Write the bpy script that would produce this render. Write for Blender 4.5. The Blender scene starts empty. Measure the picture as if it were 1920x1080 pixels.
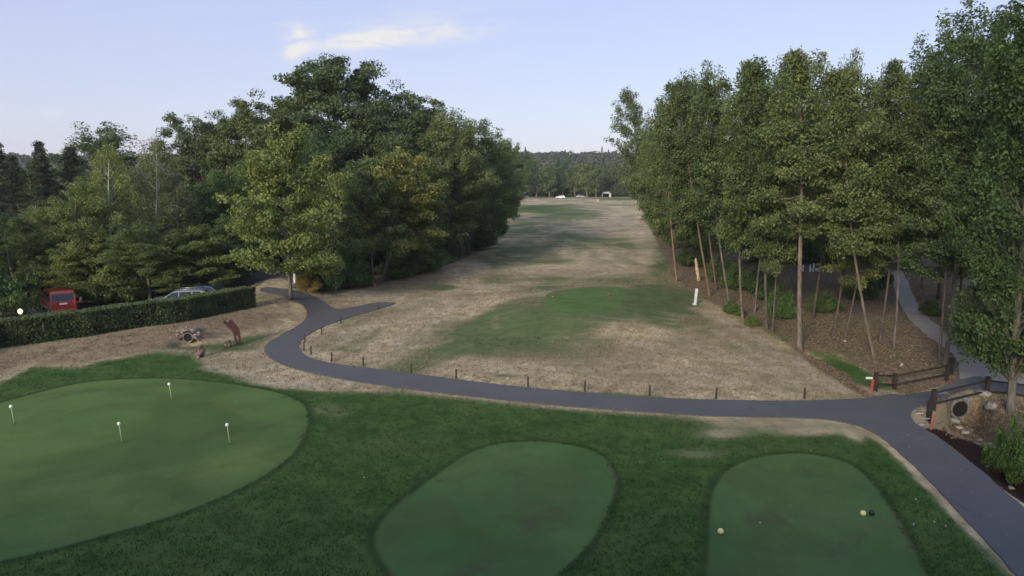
import bpy, bmesh, math, random
import numpy as np
from mathutils import Vector, Quaternion, Matrix
from mathutils.geometry import tessellate_polygon

# ------------------------------------------------------------------ camera, sky, sun
SC = bpy.context.scene
COL = SC.collection
F_PX, CX, CY, CAM_H = 1300.0, 960.0, 540.0, 10.0
PITCH = math.atan(210.0 / F_PX)
cd = bpy.data.cameras.new("camera")
cam = bpy.data.objects.new("camera", cd)
COL.objects.link(cam)
cam.location = (0, 0, CAM_H)
cam.rotation_euler = (math.pi / 2 - PITCH, 0, 0)
cd.sensor_width = 36.0
cd.lens = 36.0 * F_PX / 1920.0
cd.clip_end = 5000
SC.camera = cam

SUN_EL = math.radians(19)
SUN_AZ = math.radians(-152)         # measured from +Y towards +X: behind the camera, to the left
world = bpy.data.worlds.new("World")
SC.world = world
world.use_nodes = True
SC.view_settings.view_transform = 'Standard'
SC.view_settings.look = 'None'
SC.view_settings.exposure = 1.25
SC.view_settings.gamma = 1.0


class NT:
    """small helper round a node tree"""
    def __init__(s, tree):
        s.t = tree
        s.n = tree.nodes
        s.l = tree.links

    def new(s, typ, **kw):
        nd = s.n.new(typ)
        for k, v in kw.items():
            setattr(nd, k, v)
        return nd

    def put(s, sock, v):
        if isinstance(v, bpy.types.NodeSocket):
            s.l.new(v, sock)
        else:
            if hasattr(sock, 'default_value'):
                if isinstance(v, (tuple, list)) and len(v) == 3 and sock.type == 'RGBA':
                    v = (*v, 1)
                sock.default_value = v

    def math(s, op, a, b=0.0, c=0.0, clamp=False):
        nd = s.new('ShaderNodeMath', operation=op)
        nd.use_clamp = clamp
        s.put(nd.inputs[0], a)
        s.put(nd.inputs[1], b)
        s.put(nd.inputs[2], c)
        return nd.outputs[0]

    def mix(s, f, a, b, mode='MIX'):
        nd = s.new('ShaderNodeMix', data_type='RGBA', blend_type=mode)
        s.put(nd.inputs[0], f)
        s.put(nd.inputs[6], a)
        s.put(nd.inputs[7], b)
        return nd.outputs[2]

    def noise(s, vec, scale, detail=4, rough=0.55, dist=0.0):
        nd = s.new('ShaderNodeTexNoise')
        if vec is not None:
            s.l.new(vec, nd.inputs['Vector'])
        nd.inputs['Scale'].default_value = scale
        nd.inputs['Detail'].default_value = detail
        nd.inputs['Roughness'].default_value = rough
        nd.inputs['Distortion'].default_value = dist
        return nd.outputs['Fac']

    def mapping(s, vec, scale=(1, 1, 1), rot=(0, 0, 0), loc=(0, 0, 0)):
        nd = s.new('ShaderNodeMapping')
        s.l.new(vec, nd.inputs[0])
        nd.inputs['Location'].default_value = loc
        nd.inputs['Rotation'].default_value = rot
        nd.inputs['Scale'].default_value = scale
        return nd.outputs[0]

    def ss(s, v, lo, hi, a=0.0, b=1.0):
        nd = s.new('ShaderNodeMapRange', interpolation_type='SMOOTHSTEP')
        s.put(nd.inputs[0], v)
        nd.inputs[1].default_value = lo
        nd.inputs[2].default_value = hi
        nd.inputs[3].default_value = a
        nd.inputs[4].default_value = b
        return nd.outputs[0]

    def attr(s, name):
        nd = s.new('ShaderNodeAttribute', attribute_name=name)
        return nd.outputs['Fac']

    def bump(s, h, strength, dist):
        nd = s.new('ShaderNodeBump')
        nd.inputs['Strength'].default_value = strength
        nd.inputs['Distance'].default_value = dist
        s.l.new(h, nd.inputs['Height'])
        return nd.outputs[0]


def pxdir(px, py):
    c, s_ = math.cos(PITCH), math.sin(PITCH)
    a, b = px - CX, CY - py
    return np.array([a, F_PX * c + b * s_, -F_PX * s_ + b * c])


w = NT(world.node_tree)
w.n.clear()
sky = w.new('ShaderNodeTexSky', sky_type='NISHITA')
sky.sun_disc = False
sky.sun_elevation = SUN_EL
sky.sun_rotation = SUN_AZ
sky.altitude = 200
sky.air_density = 1.0
sky.dust_density = 0.8
sky.ozone_density = 2.2
tc = w.new('ShaderNodeTexCoord')
sep = w.new('ShaderNodeSeparateXYZ')
w.l.new(tc.outputs['Generated'], sep.inputs[0])
yy = w.math('MAXIMUM', sep.outputs[1], 0.05)
U = w.math('DIVIDE', sep.outputs[0], yy)
V = w.math('DIVIDE', sep.outputs[2], yy)
cmb = w.new('ShaderNodeCombineXYZ')
w.put(cmb.inputs[0], U)
w.put(cmb.inputs[1], V)
wisp = w.noise(w.mapping(cmb.outputs[0], scale=(3.0, 16, 1), rot=(0, 0, math.radians(-8))), 2.2, 7, 0.62, 0.9)
wisp2 = w.noise(w.mapping(cmb.outputs[0], scale=(9, 16, 1), rot=(0, 0, math.radians(25))), 3.0, 6, 0.6, 0.6)
# streaks of cirrus: where in the sky, how long and how deep, and how dense
CIRRUS = [(548, 74, 20, 28, 1.1), (570, 76, 28, 18, .8), (650, 80, 95, 15, .8), (735, 73, 110, 17, .85), (830, 62, 120, 18, .5), (700, 40, 240, 26, .24),
          (900, 25, 240, 20, .22), (505, 138, 40, 6, .3), (800, 135, 170, 24, .16), (60, 212, 60, 16, .26), (8, 200, 18, 12, .3),
          (105, 215, 22, 14, .25), (546, 100, 14, 18, .5), (560, 60, 14, 16, .5)]
total = None
for (px, py, rx, ry, amp) in CIRRUS:
    d = pxdir(px, py)
    u0, v0 = d[0] / d[1], d[2] / d[1]
    d1 = pxdir(px + rx, py)
    d2 = pxdir(px, py - ry)
    su, sv = d1[0] / d1[1] - u0, d2[2] / d2[1] - v0
    du = w.math('DIVIDE', w.math('SUBTRACT', U, u0), su)
    # the streaks rise a little to the right
    dv = w.math('DIVIDE', w.math('SUBTRACT', w.math('SUBTRACT', V, v0), w.math('MULTIPLY', w.math('SUBTRACT', U, u0), 0.05)), sv)
    r2 = w.math('ADD', w.math('MULTIPLY', du, du), w.math('MULTIPLY', dv, dv))
    g = w.math('MULTIPLY', w.math('EXPONENT', w.math('MULTIPLY', r2, -0.8)), amp)
    total = g if total is None else w.math('ADD', total, g)
wn = w.math('ADD', w.math('MULTIPLY', wisp, 1.1), w.math('MULTIPLY', wisp2, 0.5))
dens = w.math('MULTIPLY', total, w.ss(wn, 0.46, 1.16), clamp=False)
dens = w.math('POWER', w.ss(dens, 0.0, 1.05), 1.0)
# very thin veil everywhere
veil = w.math('MULTIPLY', w.ss(wisp, 0.4, 0.75), 0.06)
dens = w.math('ADD', dens, veil, clamp=True)
SKYMUL = (1.0, 1.0, 1.0)
skyc = w.mix(.85, w.mix(1.0, sky.outputs[0], SKYMUL, 'MULTIPLY'), w.mix(w.ss(sep.outputs[2], .0, .42), (1.62, 1.56, 2.05), (1.28, 1.44, 2.25)))
cloudc = (2.42, 2.38, 2.40, 1)
col = w.mix(dens, skyc, cloudc)
bg = w.new('ShaderNodeBackground')
w.l.new(col, bg.inputs[0])
bg.inputs[1].default_value = 0.15
wo = w.new('ShaderNodeOutputWorld')
w.l.new(bg.outputs[0], wo.inputs[0])

sd = bpy.data.lights.new("sun", 'SUN')
sd.energy = 1.6
sd.angle = math.radians(12)
sd.color = (1.0, 0.87, 0.68)
so = bpy.data.objects.new("sun", sd)
COL.objects.link(so)
sdir = Vector((math.sin(SUN_AZ) * math.cos(SUN_EL), math.cos(SUN_AZ) * math.cos(SUN_EL), math.sin(SUN_EL)))
so.rotation_euler = sdir.to_track_quat('Z', 'Y').to_euler()
so.location = sdir * 100

# ------------------------------------------------------------------ projection and terrain
def smooth(t):
    t = np.clip(t, 0, 1)
    return t * t * (3 - 2 * t)


def P(px, py, z=0.0):
    d = pxdir(px, py)
    k = (z - CAM_H) / d[2]
    return np.array([d[0] * k, d[1] * k])


def to_px(x, y, z):
    c, s_ = math.cos(PITCH), math.sin(PITCH)
    dz = z - CAM_H
    dep = y * c - dz * s_
    up = y * s_ + dz * c
    dep = np.maximum(dep, 0.5)
    return CX + F_PX * x / dep, CY - F_PX * up / dep


def sdf(poly, X, Y):
    """signed distance to a closed polygon, negative inside"""
    d2 = np.full(np.shape(X), 1e18)
    inside = np.zeros(np.shape(X), bool)
    n = len(poly)
    for i in range(n):
        x0, y0 = poly[i]
        x1, y1 = poly[(i + 1) % n]
        ex, ey = x1 - x0, y1 - y0
        L = ex * ex + ey * ey + 1e-12
        t = np.clip(((X - x0) * ex + (Y - y0) * ey) / L, 0, 1)
        d2 = np.minimum(d2, (X - x0 - t * ex) ** 2 + (Y - y0 - t * ey) ** 2)
        c = ((y0 > Y) != (y1 > Y)) & (X < (x1 - x0) * (Y - y0) / ((y1 - y0) + 1e-15) + x0)
        inside ^= c
    d = np.sqrt(d2)
    return np.where(inside, -d, d)


def linedist(pts, X, Y):
    """distance to a polyline"""
    d2 = np.full(np.shape(X), 1e18)
    for (x0, y0), (x1, y1) in zip(pts[:-1], pts[1:]):
        ex, ey = x1 - x0, y1 - y0
        t = np.clip(((X - x0) * ex + (Y - y0) * ey) / (ex * ex + ey * ey + 1e-12), 0, 1)
        d2 = np.minimum(d2, (X - x0 - t * ex) ** 2 + (Y - y0 - t * ey) ** 2)
    return np.sqrt(d2)


BANK_Z = 0.7
HEDGE_FOOT = [P(x, y, BANK_Z) for x, y in [(-420, 752), (-150, 688), (0, 655), (84, 644), (167, 632), (267, 615), (327, 607), (400, 592), (480, 575)]]
hx = np.array([p[0] for p in HEDGE_FOOT])
hy = np.array([p[1] for p in HEDGE_FOOT])
plateau_poly = [tuple(p) for p in HEDGE_FOOT] + [(hx[-1] + .5, hy[-1] + 3), (hx[-1] - 2, hy[-1] + 20), (-60, 78), (-90, 40)]
TEE_TOP = [P(x, y, 0.55) for x, y in [(1019, 562), (1026, 548), (1045, 543), (1075, 540), (1120, 538.5), (1165, 538), (1171, 545), (1168, 562), (1158, 582), (1130, 589), (1095, 592), (1040, 591), (1022, 580)]]
MOUTH = (float(P(1801, 767, -.47)[0]), float(P(1801, 767, -.47)[1]))
MOUTH_L = (float(P(352, 633, .28)[0]), float(P(352, 633, .28)[1]))
DITCH = [(MOUTH[0] + .03, MOUTH[1] - .38), tuple(P(1818, 795)), tuple(P(1862, 835)), tuple(P(1925, 880)), tuple(P(2010, 930)), tuple(P(2200, 1020))]
SWALE = [tuple(P(x, y)) for x, y in [(1480, 645), (1560, 668), (1610, 700), (1650, 722), (1700, 728), (1740, 722)]]


def H(x, y):
    x = np.asarray(x, float)
    y = np.asarray(y, float)
    z = np.zeros(np.broadcast(x, y).shape)
    # bank under the hedge
    sp = sdf(plateau_poly, x, y)
    z = z + BANK_Z * smooth(1 - sp / 4.2)
    z = z - 1.25 * smooth((-sp - 1.6) / 6.0) * smooth((-19 - x) / 6.0)
    # the raised tee
    st = sdf(TEE_TOP, x, y)
    z = z + 0.55 * smooth(1 - st / 6.5)
    # foreground lawns roll a little
    z = z + 0.10 * np.sin(x * .21 + 1.3) * np.sin(y * .17 + .4) * smooth((y - 6) / 10) + 0.25 * np.sin(x * .045 + 2) * np.sin(y * .031 + 1.0) * smooth((y - 70) / 60)
    # swale and ditch of the culverts
    z = z - 0.35 * smooth(1 - linedist(SWALE, x, y) / 2.0)
    dd = linedist(DITCH, x, y)
    wd = .28 + np.minimum(np.maximum(np.hypot(x - DITCH[0][0], y - DITCH[0][1]) - .6, 0) * .38, 1.1)
    z = z - 1.12 * smooth(1 - (dd - .48) / wd)
    z = z - .42 * smooth((.95 - np.hypot(x - MOUTH_L[0] - .03, (y - MOUTH_L[1] + .48) * .85)) / .42)
    # the wooded hill beyond the fairway
    z = z + 20 * smooth((y - 345) / 300.0)
    return z


def G(px, py):
    """point of the terrain seen at a pixel"""
    z = 0.0
    for _ in range(12):
        x, y = P(px, py, z)
        z = z * .3 + .7 * float(H(x, y))
    return Vector((x, y, float(H(x, y))))


# ------------------------------------------------------------------ materials
def material(name):
    m = bpy.data.materials.new(name)
    m.use_nodes = True
    t = NT(m.node_tree)
    b = t.n['Principled BSDF']
    return m, t, b


def simple(name, colr, rough=0.7, metal=0.0, var=0.12, scale=6.0, bump=0.0, coat=0.0, emit=None):
    m, t, b = material(name)
    tcn = t.new('ShaderNodeTexCoord')
    nz = t.noise(tcn.outputs['Object'], scale, 5, 0.6)
    lo = tuple(c * (1 - var * 2) for c in colr)
    hi = tuple(min(1, c * (1 + var * 1.4)) for c in colr)
    t.l.new(t.mix(t.ss(nz, 0.3, 0.7), lo, hi), b.inputs['Base Color'])
    b.inputs['Roughness'].default_value = rough
    b.inputs['Metallic'].default_value = metal
    b.inputs['Coat Weight'].default_value = coat
    if bump:
        t.l.new(t.bump(t.noise(tcn.outputs['Object'], scale * 4, 5), 0.6, bump), b.inputs['Normal'])
    if emit:
        b.inputs['Emission Color'].default_value = (*emit[0], 1)
        b.inputs['Emission Strength'].default_value = emit[1]
    return m


def leaf_material(name, dark, light, trans=0.25, rough=0.55):
    m, t, b = material(name)
    tint = t.attr('tint')
    oi = t.new('ShaderNodeObjectInfo')
    c = t.mix(tint, dark, light)
    tcn = t.new('ShaderNodeTexCoord')
    nz = t.noise(tcn.outputs['Object'], 0.35, 3, 0.6)
    c = t.mix(t.ss(nz, .35, .7, 0, .45), c, t.mix(1.0, c, (1.18, 1.04, .88), 'MULTIPLY'))
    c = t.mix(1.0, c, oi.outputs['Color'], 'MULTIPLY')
    t.l.new(c, b.inputs['Base Color'])
    b.inputs['Roughness'].default_value = rough
    b.inputs['Specular IOR Level'].default_value = 0.35
    tr = t.new('ShaderNodeBsdfTranslucent')
    t.l.new(t.mix(1.0, c, (1.1, 1.25, .7), 'MULTIPLY'), tr.inputs[0])
    mx = t.new('ShaderNodeMixShader')
    mx.inputs[0].default_value = trans
    t.l.new(b.outputs[0], mx.inputs[1])
    t.l.new(tr.outputs[0], mx.inputs[2])
    out = [n for n in t.n if n.type == 'OUTPUT_MATERIAL'][0]
    t.l.new(mx.outputs[0], out.inputs[0])
    return m


def bark_material(name, a, b_, pale=None, wave=False):
    m, t, b = material(name)
    tcn = t.new('ShaderNodeTexCoord')
    v = t.mapping(tcn.outputs['Object'], scale=(5, 5, 0.9))
    nz = t.noise(v, 2.0, 6, 0.65)
    c = t.mix(t.ss(nz, .35, .65), a, b_)
    if pale:
        v2 = t.mapping(tcn.outputs['Object'], scale=(1.5, 1.5, 5))
        c = t.mix(t.ss(t.noise(v2, 1.6, 4, .7), .58, .68), pale, c)
    big = t.noise(tcn.outputs['Object'], 0.5, 3)
    c = t.mix(t.ss(big, .4, .7, 0, .5), c, (.06, .07, .035))
    oi = t.new('ShaderNodeObjectInfo')
    c = t.mix(1.0, c, oi.outputs['Color'], 'MULTIPLY')
    t.l.new(c, b.inputs['Base Color'])
    b.inputs['Roughness'].default_value = 0.9
    t.l.new(t.bump(nz, .8, .03), b.inputs['Normal'])
    return m


M = {}
M['leaf'] = leaf_material('broad_leaves', (.055, .088, .036), (.205, .255, .105), trans=.32)
M['oakleaf'] = leaf_material('oak_leaves', (.045, .078, .034), (.150, .200, .085), trans=.25)
M['needle'] = leaf_material('needles', (.030, .050, .028), (.085, .115, .060), trans=.1)
M['hedgeleaf'] = leaf_material('hedge_leaves', (.030, .058, .024), (.115, .160, .060), trans=.2)
M['bark'] = bark_material('grey_bark', (.062, .056, .048), (.165, .150, .128))
M['brownbark'] = bark_material('brown_bark', (.09, .06, .045), (.23, .16, .115))
M['birchbark'] = bark_material('birch_bark', (.30, .28, .23), (.52, .49, .42), pale=None)
M['asphalt'] = None
M['darkwood'] = simple('dark_stained_wood', (.022, .015, .013), .8, var=.3, scale=9, bump=.01)
M['postwood'] = simple('weathered_post_wood', (.045, .036, .028), .85, var=.3, scale=14)
M['rust'] = simple('rusted_steel', (.055, .020, .016), .85, var=.3, scale=4, bump=.004)
M['boulder'] = simple('boulder_stone', (.16, .105, .085), .9, var=.45, scale=3.2, bump=.03)
M['bankstone'] = simple('bank_stone', (.21, .17, .135), .9, var=.45, scale=4, bump=.03)
M['greystone'] = simple('grey_stone', (.20, .19, .175), .9, var=.4, scale=4, bump=.03)
M['palestone'] = simple('pale_stone', (.29, .27, .225), .9, var=.3, scale=4, bump=.02)
M['concrete'] = simple('concrete', (.17, .165, .155), .9, var=.25, scale=5, bump=.01)
M['black'] = simple('shade_black', (.006, .006, .006), .9)  # near black painted for the shade inside pipes and flag holes
M['whitepaint'] = simple('white_paint', (.62, .66, .66), .5, var=.08, scale=3)
M['polepaint'] = simple('pale_green_pole', (.36, .46, .26), .4, var=.08)
M['flagwhite'] = simple('white_cloth', (.85, .86, .80), .6, var=.04)
M['yellow'] = simple('yellow_paint', (.80, .78, .30), .35, var=.05)
M['darkball'] = simple('dark_green_paint', (.010, .022, .016), .4, var=.1)
M['orange'] = simple('orange_red_paint', (.38, .07, .035), .7, var=.15)
M['redmark'] = simple('faded_red_paint', (.45, .10, .07), .6, var=.15)
M['carred'] = simple('red_car_paint', (.27, .010, .016), .28, var=.02, coat=1.0)
M['carblue'] = simple('blue_car_paint', (.02, .028, .085), .25, var=.02, coat=1.0)
M['carwhite'] = simple('white_car_paint', (.72, .75, .78), .25, var=.02, coat=1.0)
M['carsilver'] = simple('silver_car_paint', (.42, .45, .50), .3, var=.02, coat=.8)
M['cargrey'] = simple('grey_car_paint', (.20, .21, .24), .3, var=.02, coat=.8)
M['glass'] = simple('dark_car_glass', (.02, .03, .035), .06, var=.05)
M['tyre'] = simple('tyre_rubber', (.02, .02, .02), .85)
M['rim'] = simple('wheel_rim', (.45, .46, .47), .35, metal=.7, var=.05)
M['plate'] = simple('number_plate', (.78, .80, .80), .4, var=.02)
M['lamp_red'] = simple('tail_lamp_glass', (.5, .05, .02), .2, var=.1)
M['lamp_clear'] = simple('headlamp_glass', (.75, .78, .78), .1, var=.05)
M['trimblack'] = simple('black_plastic', (.018, .018, .02), .6)
M['rail'] = simple('galvanised_rail', (.20, .20, .21), .6, metal=.2, var=.15, scale=8)
M['globe'] = simple('lit_globe', (.8, .72, .35), .4, var=.02, emit=((1.0, .82, .38), 1.1))
M['core'] = simple('hedge_core', (.014, .022, .010), .95, var=.3)
M['cloth_white'] = simple('white_canvas', (.5, .5, .48), .7, var=.06)
M['golfball'] = simple('golf_ball_white', (.5, .5, .47), .4, var=.03)


# ------------------------------------------------------------------ mesh helpers
def props(o, label=None, cat=None, group=None, kind=None):
    if label:
        o['label'] = label
    if cat:
        o['category'] = cat
    if group:
        o['group'] = group
    if kind:
        o['kind'] = kind
    return o


def empty(name, loc, label, cat, group=None, rotz=0.0):
    o = bpy.data.objects.new(name, None)
    COL.objects.link(o)
    o.location = loc
    o.rotation_euler = (0, 0, rotz)
    o.empty_display_size = .3
    return props(o, label, cat, group)


def mesh_np(name, verts, faces_flat, nper, mats, attrs=None, smooth_=False, matidx=None):
    """verts (n,3), faces_flat flat array of indices with nper vertices per face"""
    me = bpy.data.meshes.new(name)
    nv = len(verts)
    nf = len(faces_flat) // nper
    me.vertices.add(nv)
    me.vertices.foreach_set('co', np.asarray(verts, np.float32).ravel())
    me.loops.add(nf * nper)
    me.loops.foreach_set('vertex_index', np.asarray(faces_flat, np.int32).ravel())
    me.polygons.add(nf)
    me.polygons.foreach_set('loop_start', np.arange(0, nf * nper, nper, dtype=np.int32))
    if matidx is not None:
        me.polygons.foreach_set('material_index', np.asarray(matidx, np.int32))
    me.polygons.foreach_set('use_smooth', np.full(nf, smooth_, bool))
    for k, v in (attrs or {}).items():
        a = me.attributes.new(k, 'FLOAT', 'POINT')
        a.data.foreach_set('value', np.asarray(v, np.float32))
    for m in mats:
        me.materials.append(m)
    me.update(calc_edges=True)
    return me


def link(name, me, parent=None):
    o = bpy.data.objects.new(name, me)
    COL.objects.link(o)
    if parent:
        o.parent = parent
    return o


def bm_obj(name, bm, mat, parent=None, smooth_=False):
    me = bpy.data.meshes.new(name)
    bmesh.ops.recalc_face_normals(bm, faces=bm.faces)
    bm.to_mesh(me)
    bm.free()
    for m in (mat if isinstance(mat, (list, tuple)) else [mat]):
        me.materials.append(m)
    if smooth_:
        me.polygons.foreach_set('use_smooth', [True] * len(me.polygons))
    return link(name, me, parent)


def tube(pts, radii, sides=8, cap=True, rng=None, rough=0.0):
    """arrays of a tube along points: verts, quads (as flat list)"""
    pts = np.asarray(pts, float)
    n = len(pts)
    V_, F_ = [], []
    up = np.array([0.13, 0.21, 0.97])
    ang = np.linspace(0, 2 * math.pi, sides, endpoint=False)
    for i in range(n):
        t = pts[min(i + 1, n - 1)] - pts[max(i - 1, 0)]
        t /= (np.linalg.norm(t) + 1e-9)
        a = np.cross(t, up if abs(t[2]) < .95 else np.array([1.0, 0, 0]))
        a /= np.linalg.norm(a) + 1e-9
        b = np.cross(t, a)
        r = radii[i]
        if rng is not None:
            rr = r * (1 + rough * rng.uniform(-1, 1, sides))
        else:
            rr = np.full(sides, r)
        V_.append(pts[i] + np.outer(np.cos(ang) * rr, a) + np.outer(np.sin(ang) * rr, b))
    for i in range(n - 1):
        for k in range(sides):
            k2 = (k + 1) % sides
            F_ += [i * sides + k, i * sides + k2, (i + 1) * sides + k2, (i + 1) * sides + k]
    V_ = np.concatenate(V_)
    if cap:
        # close the ends with degenerate quads round a centre point
        c = len(V_)
        V_ = np.vstack([V_, pts[0], pts[-1]])
        for k in range(0, sides, 2):
            F_ += [c, (k + 2) % sides, (k + 1) % sides, k]
            o = (n - 1) * sides
            F_ += [c + 1, o + k, o + (k + 1) % sides, o + (k + 2) % sides]
    return V_, F_


class Tubes:
    def __init__(s):
        s.v, s.f, s.n = [], [], 0

    def add(s, pts, radii, sides=8, cap=True, rng=None, rough=0.0):
        v, f = tube(pts, radii, sides, cap, rng, rough)
        s.v.append(v)
        s.f.append(np.array(f) + s.n)
        s.n += len(v)

    def mesh(s, name, mat, smooth_=True):
        return mesh_np(name, np.concatenate(s.v), np.concatenate(s.f), 4, [mat], smooth_=smooth_)


def bx(bm, c, size, rz=0.0, bevel=0.0, mat=0, rx=0.0):
    r = bmesh.ops.create_cube(bm, size=1.0)
    vs = r['verts']
    bmesh.ops.scale(bm, vec=Vector(size), verts=vs)
    if bevel:
        es = list({e for v in vs for e in v.link_edges})
        g = bmesh.ops.bevel(bm, geom=es, offset=bevel, segments=2, affect='EDGES', profile=.5)
        vs = list({v for f in g['faces'] for v in f.verts} | {v for v in vs if v.is_valid})
    m = Matrix.Translation(Vector(c)) @ Matrix.Rotation(rz, 4, 'Z') @ Matrix.Rotation(rx, 4, 'X')
    bmesh.ops.transform(bm, matrix=m, verts=vs)
    for v in vs:
        for f in v.link_faces:
            f.material_index = mat


def cyl(bm, p0, p1, r0, r1=None, seg=12):
    p0, p1 = Vector(p0), Vector(p1)
    r1 = r0 if r1 is None else r1
    d = p1 - p0
    m = Matrix.Translation((p0 + p1) / 2) @ d.to_track_quat('Z', 'Y').to_matrix().to_4x4()
    bmesh.ops.create_cone(bm, cap_ends=True, segments=seg, radius1=r0, radius2=r1, depth=d.length, matrix=m)


def rock_bm(rng, size, sub=3, rough=.22):
    bm = bmesh.new()
    bmesh.ops.create_icosphere(bm, subdivisions=sub, radius=1.0)
    ns = [(Vector(rng.normal(size=3)).normalized(), rng.uniform(.5, .95)) for _ in range(14)]
    from mathutils import noise
    off = Vector(rng.uniform(0, 50, 3))
    for v in bm.verts:
        p = v.co.copy()
        for n_, d_ in ns:
            e = p.dot(n_) - d_
            if e > 0:
                p -= n_ * e * .85
        p *= 1 + rough * noise.noise(p * 1.6 + off) + rough * .4 * noise.noise(p * 5 + off)
        v.co = Vector((p.x * size[0], p.y * size[1], p.z * size[2]))
    return bm


# ------------------------------------------------------------------ setting: ground
def axis(lo, hi, seg):
    out = [lo]
    while out[-1] < hi:
        out.append(out[-1] + seg(out[-1]))
    return np.array(out)


gx = axis(0, 1000, lambda a: 0.24 if a < 24 else 0.24 + (a - 24) * .045)
gx = np.concatenate([-gx[::-1][:-1], gx])
gy = axis(-80, 1000, lambda a: 4.0 if a < 8 else max(.24, .006 * a) if a < 360 else 12)
X, Y = np.meshgrid(gx, gy)
Z = H(X, Y)
PXg, PYg = to_px(X, Y, Z)
front = Y > 5
PXg = np.where(front, PXg, -9999)


def soft(poly, width):
    return smooth(.5 - sdf(poly, PXg, PYg) / (2 * width))


PG = [(-700, 1000), (-420, 850), (-200, 790), (-60, 767), (0, 756), (67, 737), (148, 718), (222, 711), (315, 710), (407, 717), (481, 728), (537, 741), (567, 756),
      (578, 776), (574, 802), (556, 843), (519, 876), (463, 910), (389, 943), (296, 976), (185, 1006), (90, 1032), (0, 1052), (-200, 1095), (-500, 1150)]
CT = [(704, 997), (720, 970), (749, 944), (815, 894), (874, 851), (921, 835), (999, 827), (1077, 835), (1121, 849), (1146, 877), (1153, 910), (1140, 958),
      (1109, 1016), (1046, 1076), (1000, 1112), (930, 1135), (850, 1128), (750, 1088), (715, 1050), (703, 1020)]
RT = [(1334, 930), (1350, 895), (1382, 870), (1424, 857), (1488, 850), (1548, 855), (1592, 868), (1630, 898), (1665, 948), (1694, 1001), (1729, 1065),
      (1750, 1110), (1760, 1160), (1550, 1210), (1340, 1160), (1328, 1100), (1330, 1000)]


def gpoly(pts):
    return [tuple(G(x, y)[:2]) for x, y in pts]


def chaikin(pts, n=2):
    for _ in range(n):
        q = []
        for i in range(len(pts)):
            a, b = np.array(pts[i]), np.array(pts[(i + 1) % len(pts)])
            q += [tuple(a * .75 + b * .25), tuple(a * .25 + b * .75)]
        pts = q
    return pts


cut_near = np.minimum(np.minimum(sdf(chaikin(gpoly(PG)), X, Y), sdf(chaikin(gpoly(CT)), X, Y)), sdf(chaikin(gpoly(RT)), X, Y))
cut_far = sdf(chaikin([tuple(p) for p in TEE_TOP], 1), X, Y)
putting = smooth(.5 - sdf(gpoly(PG), X, Y) / 1.0)

lush = np.zeros(X.shape)
LAWN = [(-900, 900), (-300, 790), (0, 722), (63, 687), (150, 690), (200, 676), (300, 660), (360, 667), (395, 690), (440, 698), (483, 708), (520, 724), (575, 726), (633, 729), (700, 728), (800, 741),
        (900, 752), (1000, 763), (1100, 772), (1200, 778), (1300, 783), (1400, 787), (1500, 790), (1600, 800), (1650, 830), (1700, 880), (1800, 985), (1900, 1090), (1900, 1500), (-900, 1500)]
lush = np.maximum(lush, soft(LAWN, 9))


def dab(arr, px, py, rx, ry, v, rot=0.0):
    c, s_ = math.cos(math.radians(rot)), math.sin(math.radians(rot))
    dx, dy = PXg - px, PYg - py
    a = (dx * c + dy * s_) / rx
    b = (-dx * s_ + dy * c) / ry
    k = np.exp(-(a * a + b * b) ** 1.3 * .8)
    arr += (v - arr) * k * front


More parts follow.
